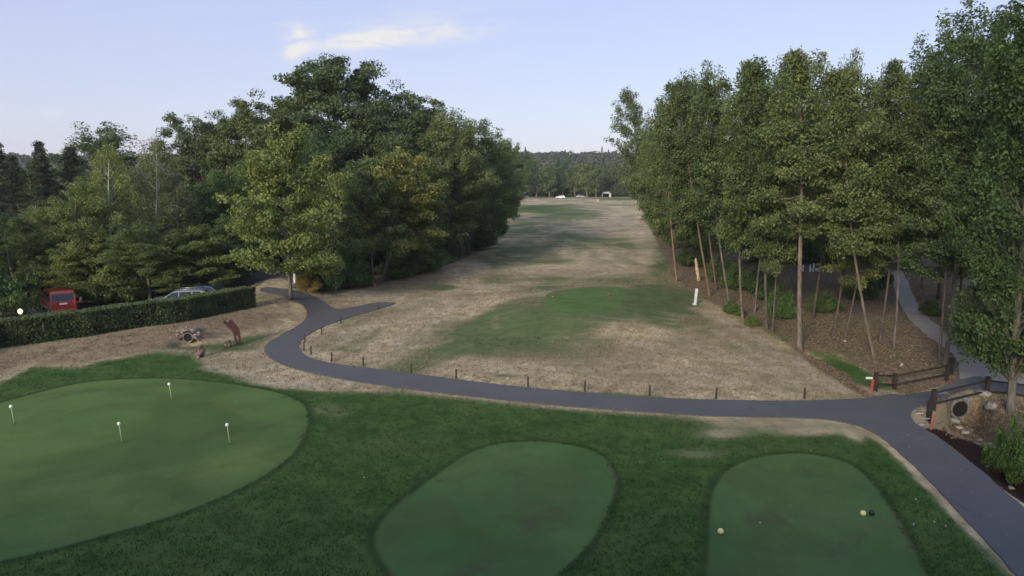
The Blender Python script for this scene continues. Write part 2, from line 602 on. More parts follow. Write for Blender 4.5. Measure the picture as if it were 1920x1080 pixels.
# fairway and rough: green and dry patches as they lie on the ground (value 1 green, 0 straw)
lush += soft([(900, 590), (950, 560), (1000, 543), (1100, 533), (1290, 533), (1312, 560), (1308, 600), (1275, 618), (1190, 597), (1060, 640), (900, 662), (830, 645)], 16) * .62
for a in [(1030, 450, 120, 60, .30), (1010, 540, 130, 34, .36), (1060, 400, 110, 18, .36), (980, 470, 50, 40, .42), (1225, 570, 90, 34, .72), (960, 620, 110, 30, .72), (870, 650, 90, 18, .6, -12), (760, 690, 80, 12, .5, -15), (690, 640, 60, 26, .25), (1000, 655, 140, 20, .6),
          (1090, 640, 60, 18, .45), (1080, 520, 150, 9, .6), (1000, 540, 80, 8, .55), (1010, 500, 100, 10, .5), (1120, 455, 90, 13, .5),
          (1040, 440, 80, 8, .45), (960, 468, 50, 18, .6, -20), (1010, 395, 60, 9, .85), (1100, 405, 80, 6, .55), (1150, 373, 45, 3, .7), (1000, 420, 50, 6, .4),
          (1060, 507, 140, 11, .12), (1120, 480, 90, 8, .15), (1010, 482, 60, 5, .2), (1120, 430, 60, 7, .12), (1160, 410, 40, 18, .1), (985, 410, 30, 10, .25),
          (1050, 378, 70, 4, .05), (1150, 492, 60, 10, .1), (1200, 515, 40, 12, .1), (920, 545, 60, 10, .05), (800, 590, 90, 14, .05, -10),
          (830, 540, 30, 5, .7), (700, 590, 50, 8, .35, -10), (660, 610, 40, 8, .3, -20), (1160, 745, 100, 7, .9, 3), (1060, 737, 90, 5, .6, 3), (945, 705, 30, 4, .6), (730, 720, 30, 4, .3),
          (1330, 620, 40, 10, .4), (1290, 600, 60, 12, .5), (1250, 470, 20, 14, .5), (1245, 500, 26, 18, .55), (1590, 690, 60, 14, 1, 22), (1650, 718, 60, 10, .95, 8),
          (1540, 660, 40, 7, .85, 12), (640, 655, 50, 6, .35, 5), (460, 640, 60, 9, .75, -12), (370, 652, 50, 5, .7), (530, 620, 40, 10, .3, -25), (440, 652, 34, 5, .8),
          (300, 652, 60, 6, .45), (1420, 795, 120, 12, .12, 3), (1500, 806, 90, 12, .2), (1350, 812, 50, 12, .25), (1310, 850, 60, 10, .5), (1600, 815, 30, 12, .35, 30), (560, 722, 90, 9, .05, 6), (680, 730, 70, 6, .2, 5), (440, 690, 60, 12, .2, 15),
          (620, 770, 50, 14, .65), (1480, 600, 70, 40, .1), (1410, 640, 90, 50, .08), (1240, 690, 90, 14, .15), (1390, 730, 100, 8, .3)]:
    dab(lush, *a)
lush = np.clip(lush, 0, 1)

litter = np.zeros(X.shape)
litter = np.maximum(litter, soft([(1195, 372), (1215, 420), (1240, 470), (1262, 520), (1330, 565), (1400, 600), (1470, 640), (1530, 690), (1620, 745), (1700, 742), (1800, 715), (1850, 735), (2600, 800), (2600, 345), (1300, 345)], 12))
litter = np.maximum(litter, soft([(-900, 640), (-200, 640), (0, 600), (300, 545), (450, 538), (520, 520), (600, 548), (690, 540), (830, 500), (905, 470), (945, 412), (968, 382), (960, 345), (-900, 345)], 8))
litter = np.where(Y > 400, 1.0, litter)
litter *= 1 - .8 * smooth(1 - sdf([tuple(P(a, b)) for a, b in [(1520, 650), (1600, 690), (1640, 740), (1690, 738), (1640, 700), (1570, 660)]], X, Y) / .6)
dabs = [(1860, 800, 60, 40, 1), (1900, 850, 40, 60, 1)]
soil = np.zeros(X.shape)
soil = np.maximum(soil, soft([(1725, 800), (1760, 806), (1810, 825), (1870, 850), (1940, 900), (2100, 980), (2100, 1110), (1960, 970), (1890, 925), (1820, 872), (1760, 825)], 6))
soil = np.maximum(soil, .49 * soft([(1765, 752), (1850, 742), (1960, 760), (1990, 880), (1900, 880), (1850, 850), (1800, 822), (1760, 804), (1775, 780)], 6))
brown = np.zeros(X.shape)   # reddish dead bracken on the banks
brown = np.maximum(brown, soft([(-300, 720), (0, 660), (200, 628), (350, 600), (480, 578), (540, 590), (500, 610), (400, 640), (300, 650), (150, 685), (60, 683), (0, 700), (-300, 760)], 9))
brown = np.maximum(brown, soft([(1790, 740), (1850, 740), (1960, 760), (1960, 880), (1880, 850), (1820, 815), (1790, 790)], 7))
for a in [(1300, 535, 50, 9, .8), (760, 530, 80, 8, .7), (1010, 668, 90, 10, .5), (1180, 660, 110, 14, .6), (1250, 720, 80, 10, .3)]:
    dab(brown, *a)

streak = np.zeros(X.shape)   # worn pale tracks in the dry grass
for pts_, wd_, amp_ in [([(755, 664), (747, 645), (756, 626), (785, 610), (830, 600)], .35, .8), ([(802, 632), (799, 616), (812, 603), (840, 596)], .3, .7), ([(932, 616), (924, 602), (935, 590), (960, 584)], .3, .3),
                        ([(745, 571), (800, 560), (860, 545), (930, 535), (1000, 531)], 1.0, .7), ([(590, 552), (640, 562), (700, 560), (760, 562)], .7, .5), ([(1308, 580), (1360, 600), (1430, 640), (1500, 680), (1570, 728)], .9, .8),
                        ([(1340, 620), (1400, 650), (1460, 690), (1520, 735)], .5, .7), ([(600, 690), (700, 701), (800, 714), (900, 728)], .35, .8), ([(645, 642), (700, 612), (790, 588), (870, 570)], .9, .7),
                        ([(700, 662), (760, 655), (840, 640)], .5, .5), ([(930, 470), (990, 440), (1060, 425), (1150, 420)], 1.0, .4), ([(960, 500), (1060, 512), (1160, 500)], 1.5, .5), ([(1150, 400), (1190, 430), (1215, 470)], 1.5, .4),
                        ([(395, 688), (440, 700), (500, 716), (560, 722), (640, 722)], .7, .7), ([(500, 600), (560, 615), (520, 640)], .6, .5), ([(486, 690), (500, 672), (496, 655)], .35, .6), ([(620, 652), (680, 622), (760, 592), (850, 562)], .5, .6), ([(662, 674), (700, 652), (745, 634), (800, 628)], .35, .5), ([(1000, 690), (1150, 694), (1300, 700), (1450, 722)], .5, .5), ([(1180, 642), (1300, 652), (1420, 692)], .5, .5), ([(880, 690), (1000, 702), (1120, 714)], .4, .5), ([(1230, 620), (1300, 640), (1400, 676), (1500, 722)], .35, .6), ([(880, 520), (960, 508), (1080, 516), (1200, 510)], 1.2, .5), ([(640, 575), (700, 582), (780, 572)], .5, .5)]:
    gp = [tuple(G(a, b_)[:2]) for a, b_ in pts_]
    dl = linedist(gp, X, Y)
    streak = np.maximum(streak, amp_ * smooth(1.3 - dl / wd_))
nyg, nxg = X.shape
idx = np.arange(nyg * nxg).reshape(nyg, nxg)
quads = np.stack([idx[:-1, :-1], idx[:-1, 1:], idx[1:, 1:], idx[1:, :-1]], -1).reshape(-1)

m, t, b = material('grass_and_earth')
M['ground'] = m
tcn = t.new('ShaderNodeTexCoord')
ob = tcn.outputs['Object']
A = {k: t.attr(k) for k in ('streak', 'lush', 'cut_near', 'cut_far', 'litter', 'soil', 'brown', 'putting')}
n_big = t.noise(ob, .16, 4, .6)
n_mid = t.noise(ob, .9, 5, .65, .4)
n_fine = t.noise(ob, 7.0, 5, .7)
n_stretch = t.noise(t.mapping(ob, scale=(.16, .75, 1), rot=(0, 0, math.radians(8))), 1.0, 6, .62, .8)
n_blade = t.noise(t.mapping(ob, scale=(30, 14, 20)), 1.0, 3, .7)
n_patch = t.noise(t.mapping(ob, scale=(.09, .05, 1)), 1.0, 7, .72, 1.2)
gl = t.math('ADD', t.math('ADD', A['lush'], .06), t.math('MULTIPLY', t.math('SUBTRACT', n_stretch, .5), .8))
gl = t.math('ADD', gl, t.math('MULTIPLY', t.math('SUBTRACT', n_patch, .5), 1.5))
gl = t.math('ADD', gl, t.math('MULTIPLY', t.math('SUBTRACT', n_mid, .5), .8))
gl = t.math('ADD', gl, t.math('MULTIPLY', t.math('SUBTRACT', n_fine, .5), .45))
gmask = t.math('MULTIPLY', t.ss(gl, .12, .66), t.math('SUBTRACT', 1.0, t.math('MULTIPLY', A['streak'], .8)))
straw = t.mix(t.ss(n_mid, .3, .7), (.35, .272, .155), (.68, .560, .345))
straw = t.mix(t.ss(n_big, .4, .7, 0, .6), straw, (.18, .145, .095))
straw = t.mix(t.ss(n_patch, .42, .62, 0, .7), straw, (.27, .25, .14))
green = t.mix(t.ss(n_mid, .3, .7), (.034, .084, .020), (.086, .150, .040))
green = t.mix(t.ss(n_fine, .5, .75, 0, .45), green, (.100, .140, .036))
green = t.mix(t.ss(n_big, .42, .66, 0, .65), green, (.102, .140, .044))
green = t.mix(t.ss(t.noise(t.mapping(ob, scale=(.35, .6, 1), rot=(0, 0, .5)), 1.0, 5, .65, .8), .48, .68, 0, .5), green, (.092, .168, .042))
straw = t.mix(t.math('MULTIPLY', A['streak'], t.ss(n_mid, .3, .6)), straw, (.50, .43, .30))
green = t.mix(t.ss(A['lush'], .62, .95), t.mix(t.ss(n_mid, .3, .7), (.090, .128, .048), (.160, .190, .082)), green)
c = t.mix(gmask, straw, green)
c = t.mix(t.math('MULTIPLY', A['brown'], t.ss(n_mid, .25, .6, .5, 1)), c, t.mix(t.ss(t.noise(ob, 2.4, 6, .7), .3, .7), (.19, .135, .080), (.33, .26, .165)))
lit_c = t.mix(t.ss(n_fine, .3, .7), (.090, .072, .050), (.25, .195, .135))
lit_c = t.mix(t.ss(t.noise(ob, .45, 5, .7), .5, .68, 0, .6), lit_c, (.075, .056, .040))
lit_c = t.mix(t.ss(n_big, .42, .62, 0, .85), lit_c, (.150, .140, .075))
lit_m = t.ss(t.math('ADD', A['litter'], t.math('MULTIPLY', t.math('SUBTRACT', n_mid, .5), .7)), .3, .7)
c = t.mix(lit_m, c, lit_c)
c = t.mix(t.ss(t.math('ADD', A['soil'], t.math('MULTIPLY', t.math('SUBTRACT', n_fine, .5), .5)), .35, .65), c, t.mix(n_fine, (.020, .012, .010), (.060, .038, .030)))
# closely mown surfaces
cutc = t.mix(t.ss(n_big, .35, .7), (.064, .134, .042), (.108, .172, .058))
cutc = t.mix(t.ss(t.noise(ob, .22, 5, .65, .9), .44, .64, 0, .6), cutc, (.080, .112, .038))
cutc = t.mix(t.ss(n_mid, .45, .75, 0, .35), cutc, (.060, .078, .034))
putc = t.mix(t.ss(n_big, .35, .7), (.096, .168, .050), (.144, .200, .062))
putc = t.mix(t.ss(t.noise(ob, .5, 5, .6, .6), .45, .75, 0, .6), putc, (.082, .104, .033))
putc = t.mix(t.ss(t.noise(ob, .13, 4, .6, .8), .42, .62, 0, .45), putc, (.046, .084, .026))
cutc = t.mix(A['putting'], cutc, putc)
wear = t.math('MULTIPLY', t.ss(t.noise(ob, .42, 6, .7, .5), .54, .66), t.math('SUBTRACT', 1.0, A['putting']))
cutc = t.mix(t.math('MULTIPLY', wear, .5), cutc, (.085, .070, .042))
cutc = t.mix(t.ss(n_blade, .35, .75, 0, .25), cutc, (.035, .060, .024))
ragged = t.math('MULTIPLY', t.math('SUBTRACT', n_fine, .5), .18)
e = t.math('ADD', A['cut_near'], ragged)
fr = t.mix(t.math('MULTIPLY', t.ss(t.math('ADD', A['cut_near'], t.math('MULTIPLY', t.math('SUBTRACT', n_mid, .5), .8)), 1.9, 1.5), A['putting']), c, t.mix(n_mid, (.046, .086, .026), (.088, .122, .042)))
c = fr
# the uncut collar throws its longer grass round each lawn
collar = t.math('MULTIPLY', t.ss(e, .42, .12), t.ss(e, -.05, .05))
c = t.mix(t.math('MULTIPLY', collar, .55), c, (.022, .042, .016))
# a thin straw-coloured rim on parts of the edge
rim = t.math('MULTIPLY', t.math('MULTIPLY', t.ss(e, .16, .06), t.ss(e, -.06, .0)), t.ss(t.noise(ob, .25, 2), .50, .62))
c = t.mix(t.math('MULTIPLY', rim, .6), c, (.15, .12, .07))
cutc = t.mix(t.ss(n_fine, .45, .7, 0, .35), cutc, (.085, .125, .045))
c = t.mix(t.ss(e, .10, -.10), c, cutc)
e2 = t.math('ADD', A['cut_far'], ragged)
c = t.mix(t.ss(e2, .1, -.1), c, t.mix(t.ss(n_mid, .3, .7), (.092, .160, .050), (.138, .205, .074)))
t.l.new(c, b.inputs['Base Color'])
b.inputs['Roughness'].default_value = .95
b.inputs['Specular IOR Level'].default_value = .04
hgt = t.math('ADD', t.math('MULTIPLY', n_fine, .6), t.math('MULTIPLY', n_blade, .5))
isrough = t.ss(A['cut_near'], -.1, .1)
hgt = t.math('MULTIPLY', hgt, t.math('ADD', t.math('MULTIPLY', isrough, .85), .15))
t.l.new(t.bump(hgt, .8, .10), b.inputs['Normal'])

me = mesh_np('ground', np.stack([X.ravel(), Y.ravel(), Z.ravel()], -1), quads, 4, [M['ground']],
             dict(streak=streak.ravel(), lush=lush.ravel(), cut_near=cut_near.ravel(), cut_far=cut_far.ravel(), litter=litter.ravel(), soil=soil.ravel(), brown=brown.ravel(), putting=putting.ravel()), True)
props(link('ground', me), kind='structure')

# ------------------------------------------------------------------ setting: asphalt path, road, gravel track
m, t, b = material('asphalt')
M['asphalt'] = m
ob = t.new('ShaderNodeTexCoord').outputs['Object']
nf = t.noise(ob, 40, 4, .7)
nb = t.noise(ob, .5, 5, .6)
c = t.mix(t.ss(nf, .3, .7), (.066, .067, .066), (.108, .108, .105))
c = t.mix(t.ss(nb, .4, .7, 0, .5), c, (.110, .110, .106))
c = t.mix(t.ss(t.noise(ob, 2.5, 6, .75, .5), .60, .72, 0, .25), c, (.135, .12, .10))
c = t.mix(t.ss(t.noise(t.mapping(ob, scale=(.35, .35, 1)), 3.2, 8, .8, 2.2), .585, .60, 0, .5), c, (.050, .050, .050))
t.l.new(c, b.inputs['Base Color'])
b.inputs['Roughness'].default_value = .9
t.l.new(t.bump(nf, .5, .01), b.inputs['Normal'])
m, t, b = material('gravel')
M['gravel'] = m
ob = t.new('ShaderNodeTexCoord').outputs['Object']
nf = t.noise(ob, 14, 6, .75)
c = t.mix(t.ss(nf, .3, .7), (.20, .18, .145), (.38, .345, .28))
c = t.mix(t.ss(t.noise(ob, .9, 5), .45, .7, 0, .6), c, (.22, .18, .14))
t.l.new(c, b.inputs['Base Color'])
b.inputs['Roughness'].default_value = .95
t.l.new(t.bump(nf, .8, .03), b.inputs['Normal'])


def sheet(name, poly, lift, mat, step=.5, rough=0.0, thick=0.0, smooth_n=1):
    """a paved sheet lying on the terrain: polygon in metres"""
    poly = chaikin(poly, smooth_n)
    rng = np.random.default_rng(5)
    bm = bmesh.new()
    vs = [bm.verts.new((x, y, 0)) for x, y in poly]
    tri = tessellate_polygon([[Vector((x, y, 0)) for x, y in poly]])
    for tr in tri:
        try:
            bm.faces.new([vs[i] for i in tr])
        except ValueError:
            pass
    xs = [p[0] for p in poly]
    ys = [p[1] for p in poly]
    for ax, lo, hi in ((0, min(xs), max(xs)), (1, min(ys), max(ys))):
        a = lo + step
        while a < hi:
            no = Vector((1, 0, 0)) if ax == 0 else Vector((0, 1, 0))
            co = Vector((a, 0, 0)) if ax == 0 else Vector((0, a, 0))
            bmesh.ops.bisect_plane(bm, geom=bm.verts[:] + bm.edges[:] + bm.faces[:], plane_co=co, plane_no=no)
            a += step
    if rough:
        from mathutils import noise
        for e_ in bm.edges:
            if e_.is_boundary:
                for v in e_.verts:
                    v.tag = True
        for v in bm.verts:
            if v.tag:
                q = v.co * 2.1
                v.co.x += rough * noise.noise(q)
                v.co.y += rough * noise.noise(q + Vector((9, 4, 2)))
    for f in bm.faces:
        if f.normal.z < 0:
            f.normal_flip()
    co = np.array([v.co[:] for v in bm.verts])
    hz = H(co[:, 0], co[:, 1])
    for v, z in zip(bm.verts, hz):
        v.co.z = z + lift
    if thick:
        be = [e_ for e_ in bm.edges if e_.is_boundary]
        r = bmesh.ops.extrude_edge_only(bm, edges=be)
        for v in r['geom']:
            if isinstance(v, bmesh.types.BMVert):
                v.co.z -= thick
    me = bpy.data.meshes.new(name)
    bm.to_mesh(me)
    bm.free()
    me.materials.append(mat)
    return props(link(name, me), kind='structure')


PATH = [(2000, 1130), (1930, 1105), (1905, 1080), (1860, 1030), (1800, 965), (1740, 900), (1690, 852), (1655, 822), (1620, 803), (1580, 792), (1530, 786), (1480, 784), (1400, 783), (1300, 780),
        (1200, 773), (1100, 766), (1000, 757), (900, 746), (800, 735), (700, 722), (640, 712), (590, 702), (550, 692), (520, 681), (500, 668), (494, 655), (504, 642), (530, 627),
        (560, 611), (574, 598), (577, 585), (568, 573), (546, 562), (500, 550), (485, 546),
        (492, 538), (540, 543), (575, 551), (604, 563), (617, 574), (632, 581), (660, 577), (700, 568), (735, 567), (744, 570), (722, 576), (700, 583), (650, 597), (600, 615), (570, 633), (560, 645), (560, 656), (572, 668),
        (600, 678), (640, 685), (700, 692), (800, 705), (900, 718), (1000, 729), (1100, 738), (1200, 745), (1300, 750), (1400, 752), (1480, 753), (1560, 751), (1640, 747), (1700, 741),
        (1760, 729), (1800, 714), (1830, 706), (1852, 712), (1880, 722), (1940, 722), (1940, 741), (1885, 738), (1850, 736), (1800, 746), (1755, 757), (1722, 764), (1708, 772), (1707, 785), (1722, 800), (1760, 821), (1820, 868), (1880, 921), (1960, 985), (2050, 1060)]
sheet('path', gpoly(PATH), .045, M['asphalt'], .3, .05, .12, 1)
TRACK = [(1672, 528), (1683, 560), (1700, 593), (1728, 622), (1760, 645), (1788, 664), (1800, 685), (1797, 705), (1806, 712), (1832, 704), (1855, 711), (1880, 720), (1985, 722),
         (1940, 706), (1890, 690), (1850, 662), (1806, 640), (1768, 618), (1732, 590), (1714, 560), (1702, 526), (1690, 505), (1672, 508)]
sheet('track', gpoly(TRACK), .02, M['gravel'], 1.0, .16, .05, 1)
ROAD = [(470, 545), (487, 547), (496, 537), (530, 534), (560, 526), (610, 500), (690, 470), (560, 480), (500, 505), (440, 524), (400, 534), (300, 545), (150, 575), (20, 600), (-150, 640), (-150, 600), (0, 575)]
sheet('road', [tuple(P(x, y)) for x, y in [(487, 547), (497, 537), (530, 535), (560, 527), (600, 510), (660, 480), (600, 470), (540, 495), (500, 515), (430, 530)]] , .012, M['asphalt'], 1.0, .1, .03, 0)
sheet('parking_area', [(-21.5, 58.5), (-23, 63), (-36, 62), (-48, 58), (-52, 50), (-44, 47), (-33, 52), (-25, 55)], .012, M['asphalt'], 1.5, .2, .03, 1)


# ------------------------------------------------------------------ foliage
def leaves(cent, norm, size, rng, asp=.62, tint=None, orient=.7, droop=0.0):
    """diamond leaves at the given centres; returns verts, quad indices, tint"""
    n = len(cent)
    nn = norm * orient + rng.normal(size=(n, 3)) * .55
    nn /= np.linalg.norm(nn, axis=1)[:, None] + 1e-9
    a = rng.normal(size=(n, 3))
    a[:, 2] -= droop
    a -= nn * np.sum(a * nn, 1)[:, None]
    a /= np.linalg.norm(a, axis=1)[:, None] + 1e-9
    b_ = np.cross(nn, a)
    L = (size * rng.uniform(.65, 1.3, n))[:, None]
    W = L * asp
    v = np.stack([cent - a * L * .5, cent + b_ * W * .5 + nn * L * .06, cent + a * L * .5 - nn * L * .12, cent - b_ * W * .5 + nn * L * .06], 1).reshape(-1, 3)
    f = np.arange(4 * n)
    tt = np.repeat(tint if tint is not None else rng.uniform(0, 1, n), 4)
    return v, f, tt


PROFILE = {
    'broad': lambda s: np.sin(np.pi * np.clip(.16 + .80 * s, 0, 1)) ** .65,
    'oak': lambda s: np.sin(np.pi * np.clip(.14 + .78 * s, 0, 1)) ** .55,
    'alder': lambda s: np.sin(np.pi * np.clip(.22 + .74 * s, 0, 1)) ** .75 * (1 - .25 * s),
    'birch': lambda s: np.sin(np.pi * np.clip(.25 + .72 * s, 0, 1)) ** .8,
    'spruce': lambda s: (1 - s) ** .85 + .05,
    'poplar': lambda s: np.sin(np.pi * np.clip(.3 + .62 * s, 0, 1)) ** .7,
    'bush': lambda s: np.sin(np.pi * np.clip(.34 + .6 * s, 0, 1)) ** .6,
}


def make_tree(name, seed, Ht, R, cb, prof, nl, n_per, leaf, rc, leafmat, barkmat, flat=.55, tr=.22, up=(15, 60), stems=1, bend=.03, sub=4, gap=0.0, droop=0.0, bare_top=False, jitter=.25, fine=0):
    rng = np.random.default_rng(seed)
    tb = Tubes()
    C, CT_ = [], []
    pf = PROFILE[prof]
    for s_ in range(stems):
        n = 9
        zz = np.linspace(0, Ht * (.97 if s_ == 0 else rng.uniform(.75, .92)), n)
        ph = rng.uniform(0, 6.28, 4)
        offx = bend * Ht * (np.sin(zz / Ht * 4 + ph[0]) - math.sin(ph[0])) * .5
        offy = bend * Ht * (np.sin(zz / Ht * 3.3 + ph[1]) - math.sin(ph[1])) * .5
        if stems > 1:
            az = 2 * math.pi * s_ / stems + .5
            offx = offx + math.cos(az) * (.12 + zz / Ht * R * .35)
            offy = offy + math.sin(az) * (.12 + zz / Ht * R * .35)
        tp = np.stack([offx, offy, zz], 1)
        rad = tr * (1 - zz / zz[-1] * .93) ** .8
        rad[0] *= 1.45
        tp0 = tp.copy()
        tp0[0, 2] -= .25
        # a short flare at the foot
        tp0 = np.vstack([tp0[0], tp0[0] * .5 + tp0[1] * .5 * 0 + np.array([0, 0, .6]) + tp0[0] * .5, tp0[1:]])
        rad = np.concatenate([[rad[0]], [tr * 1.02], rad[1:]])
        tb.add(tp0, rad, 9, True, rng, .06)
        nlim = nl // stems
        for i in range(nlim):
            s = (i + rng.uniform(0, 1)) / nlim
            hz = Ht * (cb + (1 - cb) * s * .97)
            p0 = np.array([np.interp(hz, zz, tp[:, 0]), np.interp(hz, zz, tp[:, 1]), min(hz, zz[-1])])
            # start lower on the trunk so the limb rises to its place
            az = i * 2.39996 + rng.uniform(-.5, .5)
            L = R * float(pf(s)) * rng.uniform(1 - jitter, 1 + jitter * .6)
            el = math.radians(up[0] + (up[1] - up[0]) * s + rng.uniform(-8, 8))
            if prof == 'spruce':
                el = math.radians(-12 + 30 * s)
            rise = L * math.tan(min(el, 1.2))
            if prof not in ('spruce',):
                p0 = p0 - np.array([0, 0, min(rise * .6, p0[2] - Ht * .08)])
                p0[0] = np.interp(p0[2], zz, tp[:, 0])
                p0[1] = np.interp(p0[2], zz, tp[:, 1])
            d = np.array([math.cos(az), math.sin(az)])
            k = np.linspace(0, 1, 6)
            lp = np.zeros((6, 3))
            wob = rng.uniform(-.12, .12, 2) * L
            lp[:, 0] = p0[0] + d[0] * L * k - d[1] * wob[0] * np.sin(k * 3)
            lp[:, 1] = p0[1] + d[1] * L * k + d[0] * wob[0] * np.sin(k * 3)
            lp[:, 2] = p0[2] + min(rise, Ht * .22) * k ** 1.15 + wob[1] * np.sin(k * 3) - droop * L * k ** 2 * .35
            r0 = max(.018, tr * (1 - hz / Ht * .9) * .5)
            tb.add(lp, r0 * (1 - k * .85), 5, False)
            for j in range(1, 6):
                if k[j] < .3:
                    continue
                C.append(lp[j])
                CT_.append(rng.uniform())
            for j in range(sub):
                q = rng.uniform(.3, .95)
                pb = np.array([np.interp(q, k, lp[:, a]) for a in range(3)])
                sd_ = rng.choice([-1, 1])
                a2 = az + sd_ * rng.uniform(.5, 1.1)
                L2 = L * rng.uniform(.25, .48) * (1.25 - q * .5)
                pe = pb + np.array([math.cos(a2) * L2, math.sin(a2) * L2, L2 * rng.uniform(-.05, .55) - droop * L2 * .6])
                mid = (pb + pe) / 2 + np.array([0, 0, L2 * .08])
                tb.add([pb, mid, pe], [r0 * .45, r0 * .3, r0 * .12], 4, False)
                C.append(pe)
                CT_.append(rng.uniform())
                if L2 > rc:
                    C.append(mid)
                    CT_.append(rng.uniform())
        C.append(tp[-1] + np.array([0, 0, .1]))
        CT_.append(.6)
    C = np.array(C)
    CT_ = np.array(CT_)
    if gap > 0:
        keep = rng.uniform(size=len(C)) > gap
        C, CT_ = C[keep], CT_[keep]
    # never below the crown's foot
    n = len(C)
    cnt = rng.poisson(n_per, n)
    rcs = rc * rng.uniform(.6, 1.35, n)
    ii = np.repeat(np.arange(n), cnt)
    tot = len(ii)
    g = rng.normal(size=(tot, 3))
    g /= np.linalg.norm(g, axis=1)[:, None]
    rad = rng.uniform(.12, 1, tot) ** .5
    # lumpy clumps: each leaf cluster is pulled towards a few twig ends
    off = g * rad[:, None] * rcs[ii][:, None]
    off[:, 2] *= flat
    if droop:
        off[:, 2] -= np.abs(rng.normal(size=tot)) * droop * 1.1
    cen = C[ii] + off
    outw = cen - np.array([0, 0, Ht * (cb + .35 * (1 - cb))])
    outw /= np.linalg.norm(outw, axis=1)[:, None] + 1e-9
    nrm = g * .55 + outw * .35 + np.array([0, 0, .55])
    keep = cen[:, 2] > .05
    tint = np.clip(CT_[ii] * .65 + rng.uniform(-.2, .45, tot), 0, 1)
    v, f, tt = leaves(cen[keep], nrm[keep], leaf, rng, tint=tint[keep], droop=droop * 2)
    crown = mesh_np(name + '_crown', v, f, 4, [leafmat], dict(tint=tt))
    trunk = tb.mesh(name + '_trunk', barkmat)
    return dict(trunk=trunk, crown=crown, H=Ht, R=R, n=tot)


TREES = {}


def proto(key, **kw):
    TREES[key] = make_tree(key, **kw)


lf, bk = M['leaf'], M['bark']
for i, sd_ in enumerate((11, 12, 13, 14)):
    proto(f'broad{i}', seed=sd_, Ht=16, R=5.0, cb=.14, prof='broad', nl=38, n_per=88, leaf=.23, rc=.88, leafmat=lf, barkmat=bk, tr=.24, up=(8, 62))
for i, sd_ in enumerate((21, 22)):
    proto(f'oak{i}', seed=sd_, Ht=20, R=6.5, cb=.2, prof='oak', nl=46, n_per=84, leaf=.30, rc=1.02, leafmat=M['oakleaf'], barkmat=M['brownbark'], tr=.36, up=(6, 58), sub=6, gap=.14, bend=.03, jitter=.32)
for i, sd_ in enumerate((31, 32, 33, 34, 35)):
    proto(f'alder{i}', seed=sd_, Ht=16, R=3.0, cb=(.34, .30, .38, .32, .27)[i], prof='alder', nl=44, n_per=50, leaf=.185, rc=.56, leafmat=lf, barkmat=bk, tr=.105, up=(0, 66), bend=(.03, .045, .035, .03, .05)[i], gap=.24, jitter=.62, flat=.75)
for i, sd_ in enumerate((41, 42)):
    proto(f'birch{i}', seed=sd_, Ht=15, R=2.7, cb=.22, prof='birch', nl=40, n_per=44, leaf=.15, rc=.5, leafmat=lf, barkmat=M['birchbark'], tr=.15, up=(25, 65), droop=.6, flat=.9, gap=.22)
for i, sd_ in enumerate((51, 52)):
    proto(f'spruce{i}', seed=sd_, Ht=16, R=2.8, cb=.06, prof='spruce', nl=84, n_per=34, leaf=.2, rc=.52, leafmat=M['needle'], barkmat=M['brownbark'], tr=.2, sub=2, flat=.6, jitter=.6)
proto('bigoak', seed=24, Ht=22, R=7.0, cb=.2, prof='broad', nl=64, n_per=90, leaf=.30, rc=.95, leafmat=M['oakleaf'], barkmat=M['brownbark'], tr=.4, up=(6, 55), sub=7, gap=.12, bend=.02, jitter=.28)
proto('alderbig', seed=36, Ht=16, R=3.0, cb=.40, prof='alder', nl=44, n_per=48, leaf=.185, rc=.56, leafmat=lf, barkmat=bk, tr=.165, up=(-4, 64), bend=.03, gap=.26, jitter=.6, flat=.7)
proto('tallopen', seed=37, Ht=20, R=3.4, cb=.30, prof='poplar', nl=56, n_per=56, leaf=.20, rc=.62, leafmat=lf, barkmat=bk, tr=.15, up=(25, 70), bend=.03, jitter=.45, flat=.8)
proto('maple0', seed=61, Ht=13, R=4.6, cb=.17, prof='broad', nl=40, n_per=64, leaf=.24, rc=.72, leafmat=lf, barkmat=bk, tr=.17, up=(4, 64), flat=.62, sub=6, jitter=.45)
proto('maple1', seed=62, Ht=11, R=3.4, cb=.26, prof='broad', nl=30, n_per=56, leaf=.24, rc=.65, leafmat=lf, barkmat=bk, tr=.13, up=(2, 58), flat=.6, sub=4, jitter=.4)
for i, sd_ in enumerate((71, 72)):
    proto(f'poplar{i}', seed=sd_, Ht=20, R=3.6, cb=.08, prof='poplar', nl=52, n_per=58, leaf=.24, rc=.62, leafmat=M['leaf'], barkmat=bk, tr=.26, up=(40, 74), flat=1.1, sub=5, jitter=.4)
for i, sd_ in enumerate((81, 82, 83)):
    proto(f'bush{i}', seed=sd_, Ht=3.0, R=2.0, cb=.02, prof='bush', nl=26, n_per=44, leaf=.17, rc=.42, leafmat=lf, barkmat=bk, tr=.05, up=(10, 65), sub=3, flat=.7)
for i, sd_ in enumerate((91, 92)):
    proto(f'far{i}', seed=sd_, Ht=16, R=4.6, cb=.2, prof='oak', nl=18, n_per=22, leaf=.7, rc=1.3, leafmat=lf, barkmat=bk, tr=.32, up=(10, 60), sub=3, flat=.8)
print('leaf counts', {k: v['n'] for k, v in TREES.items()})


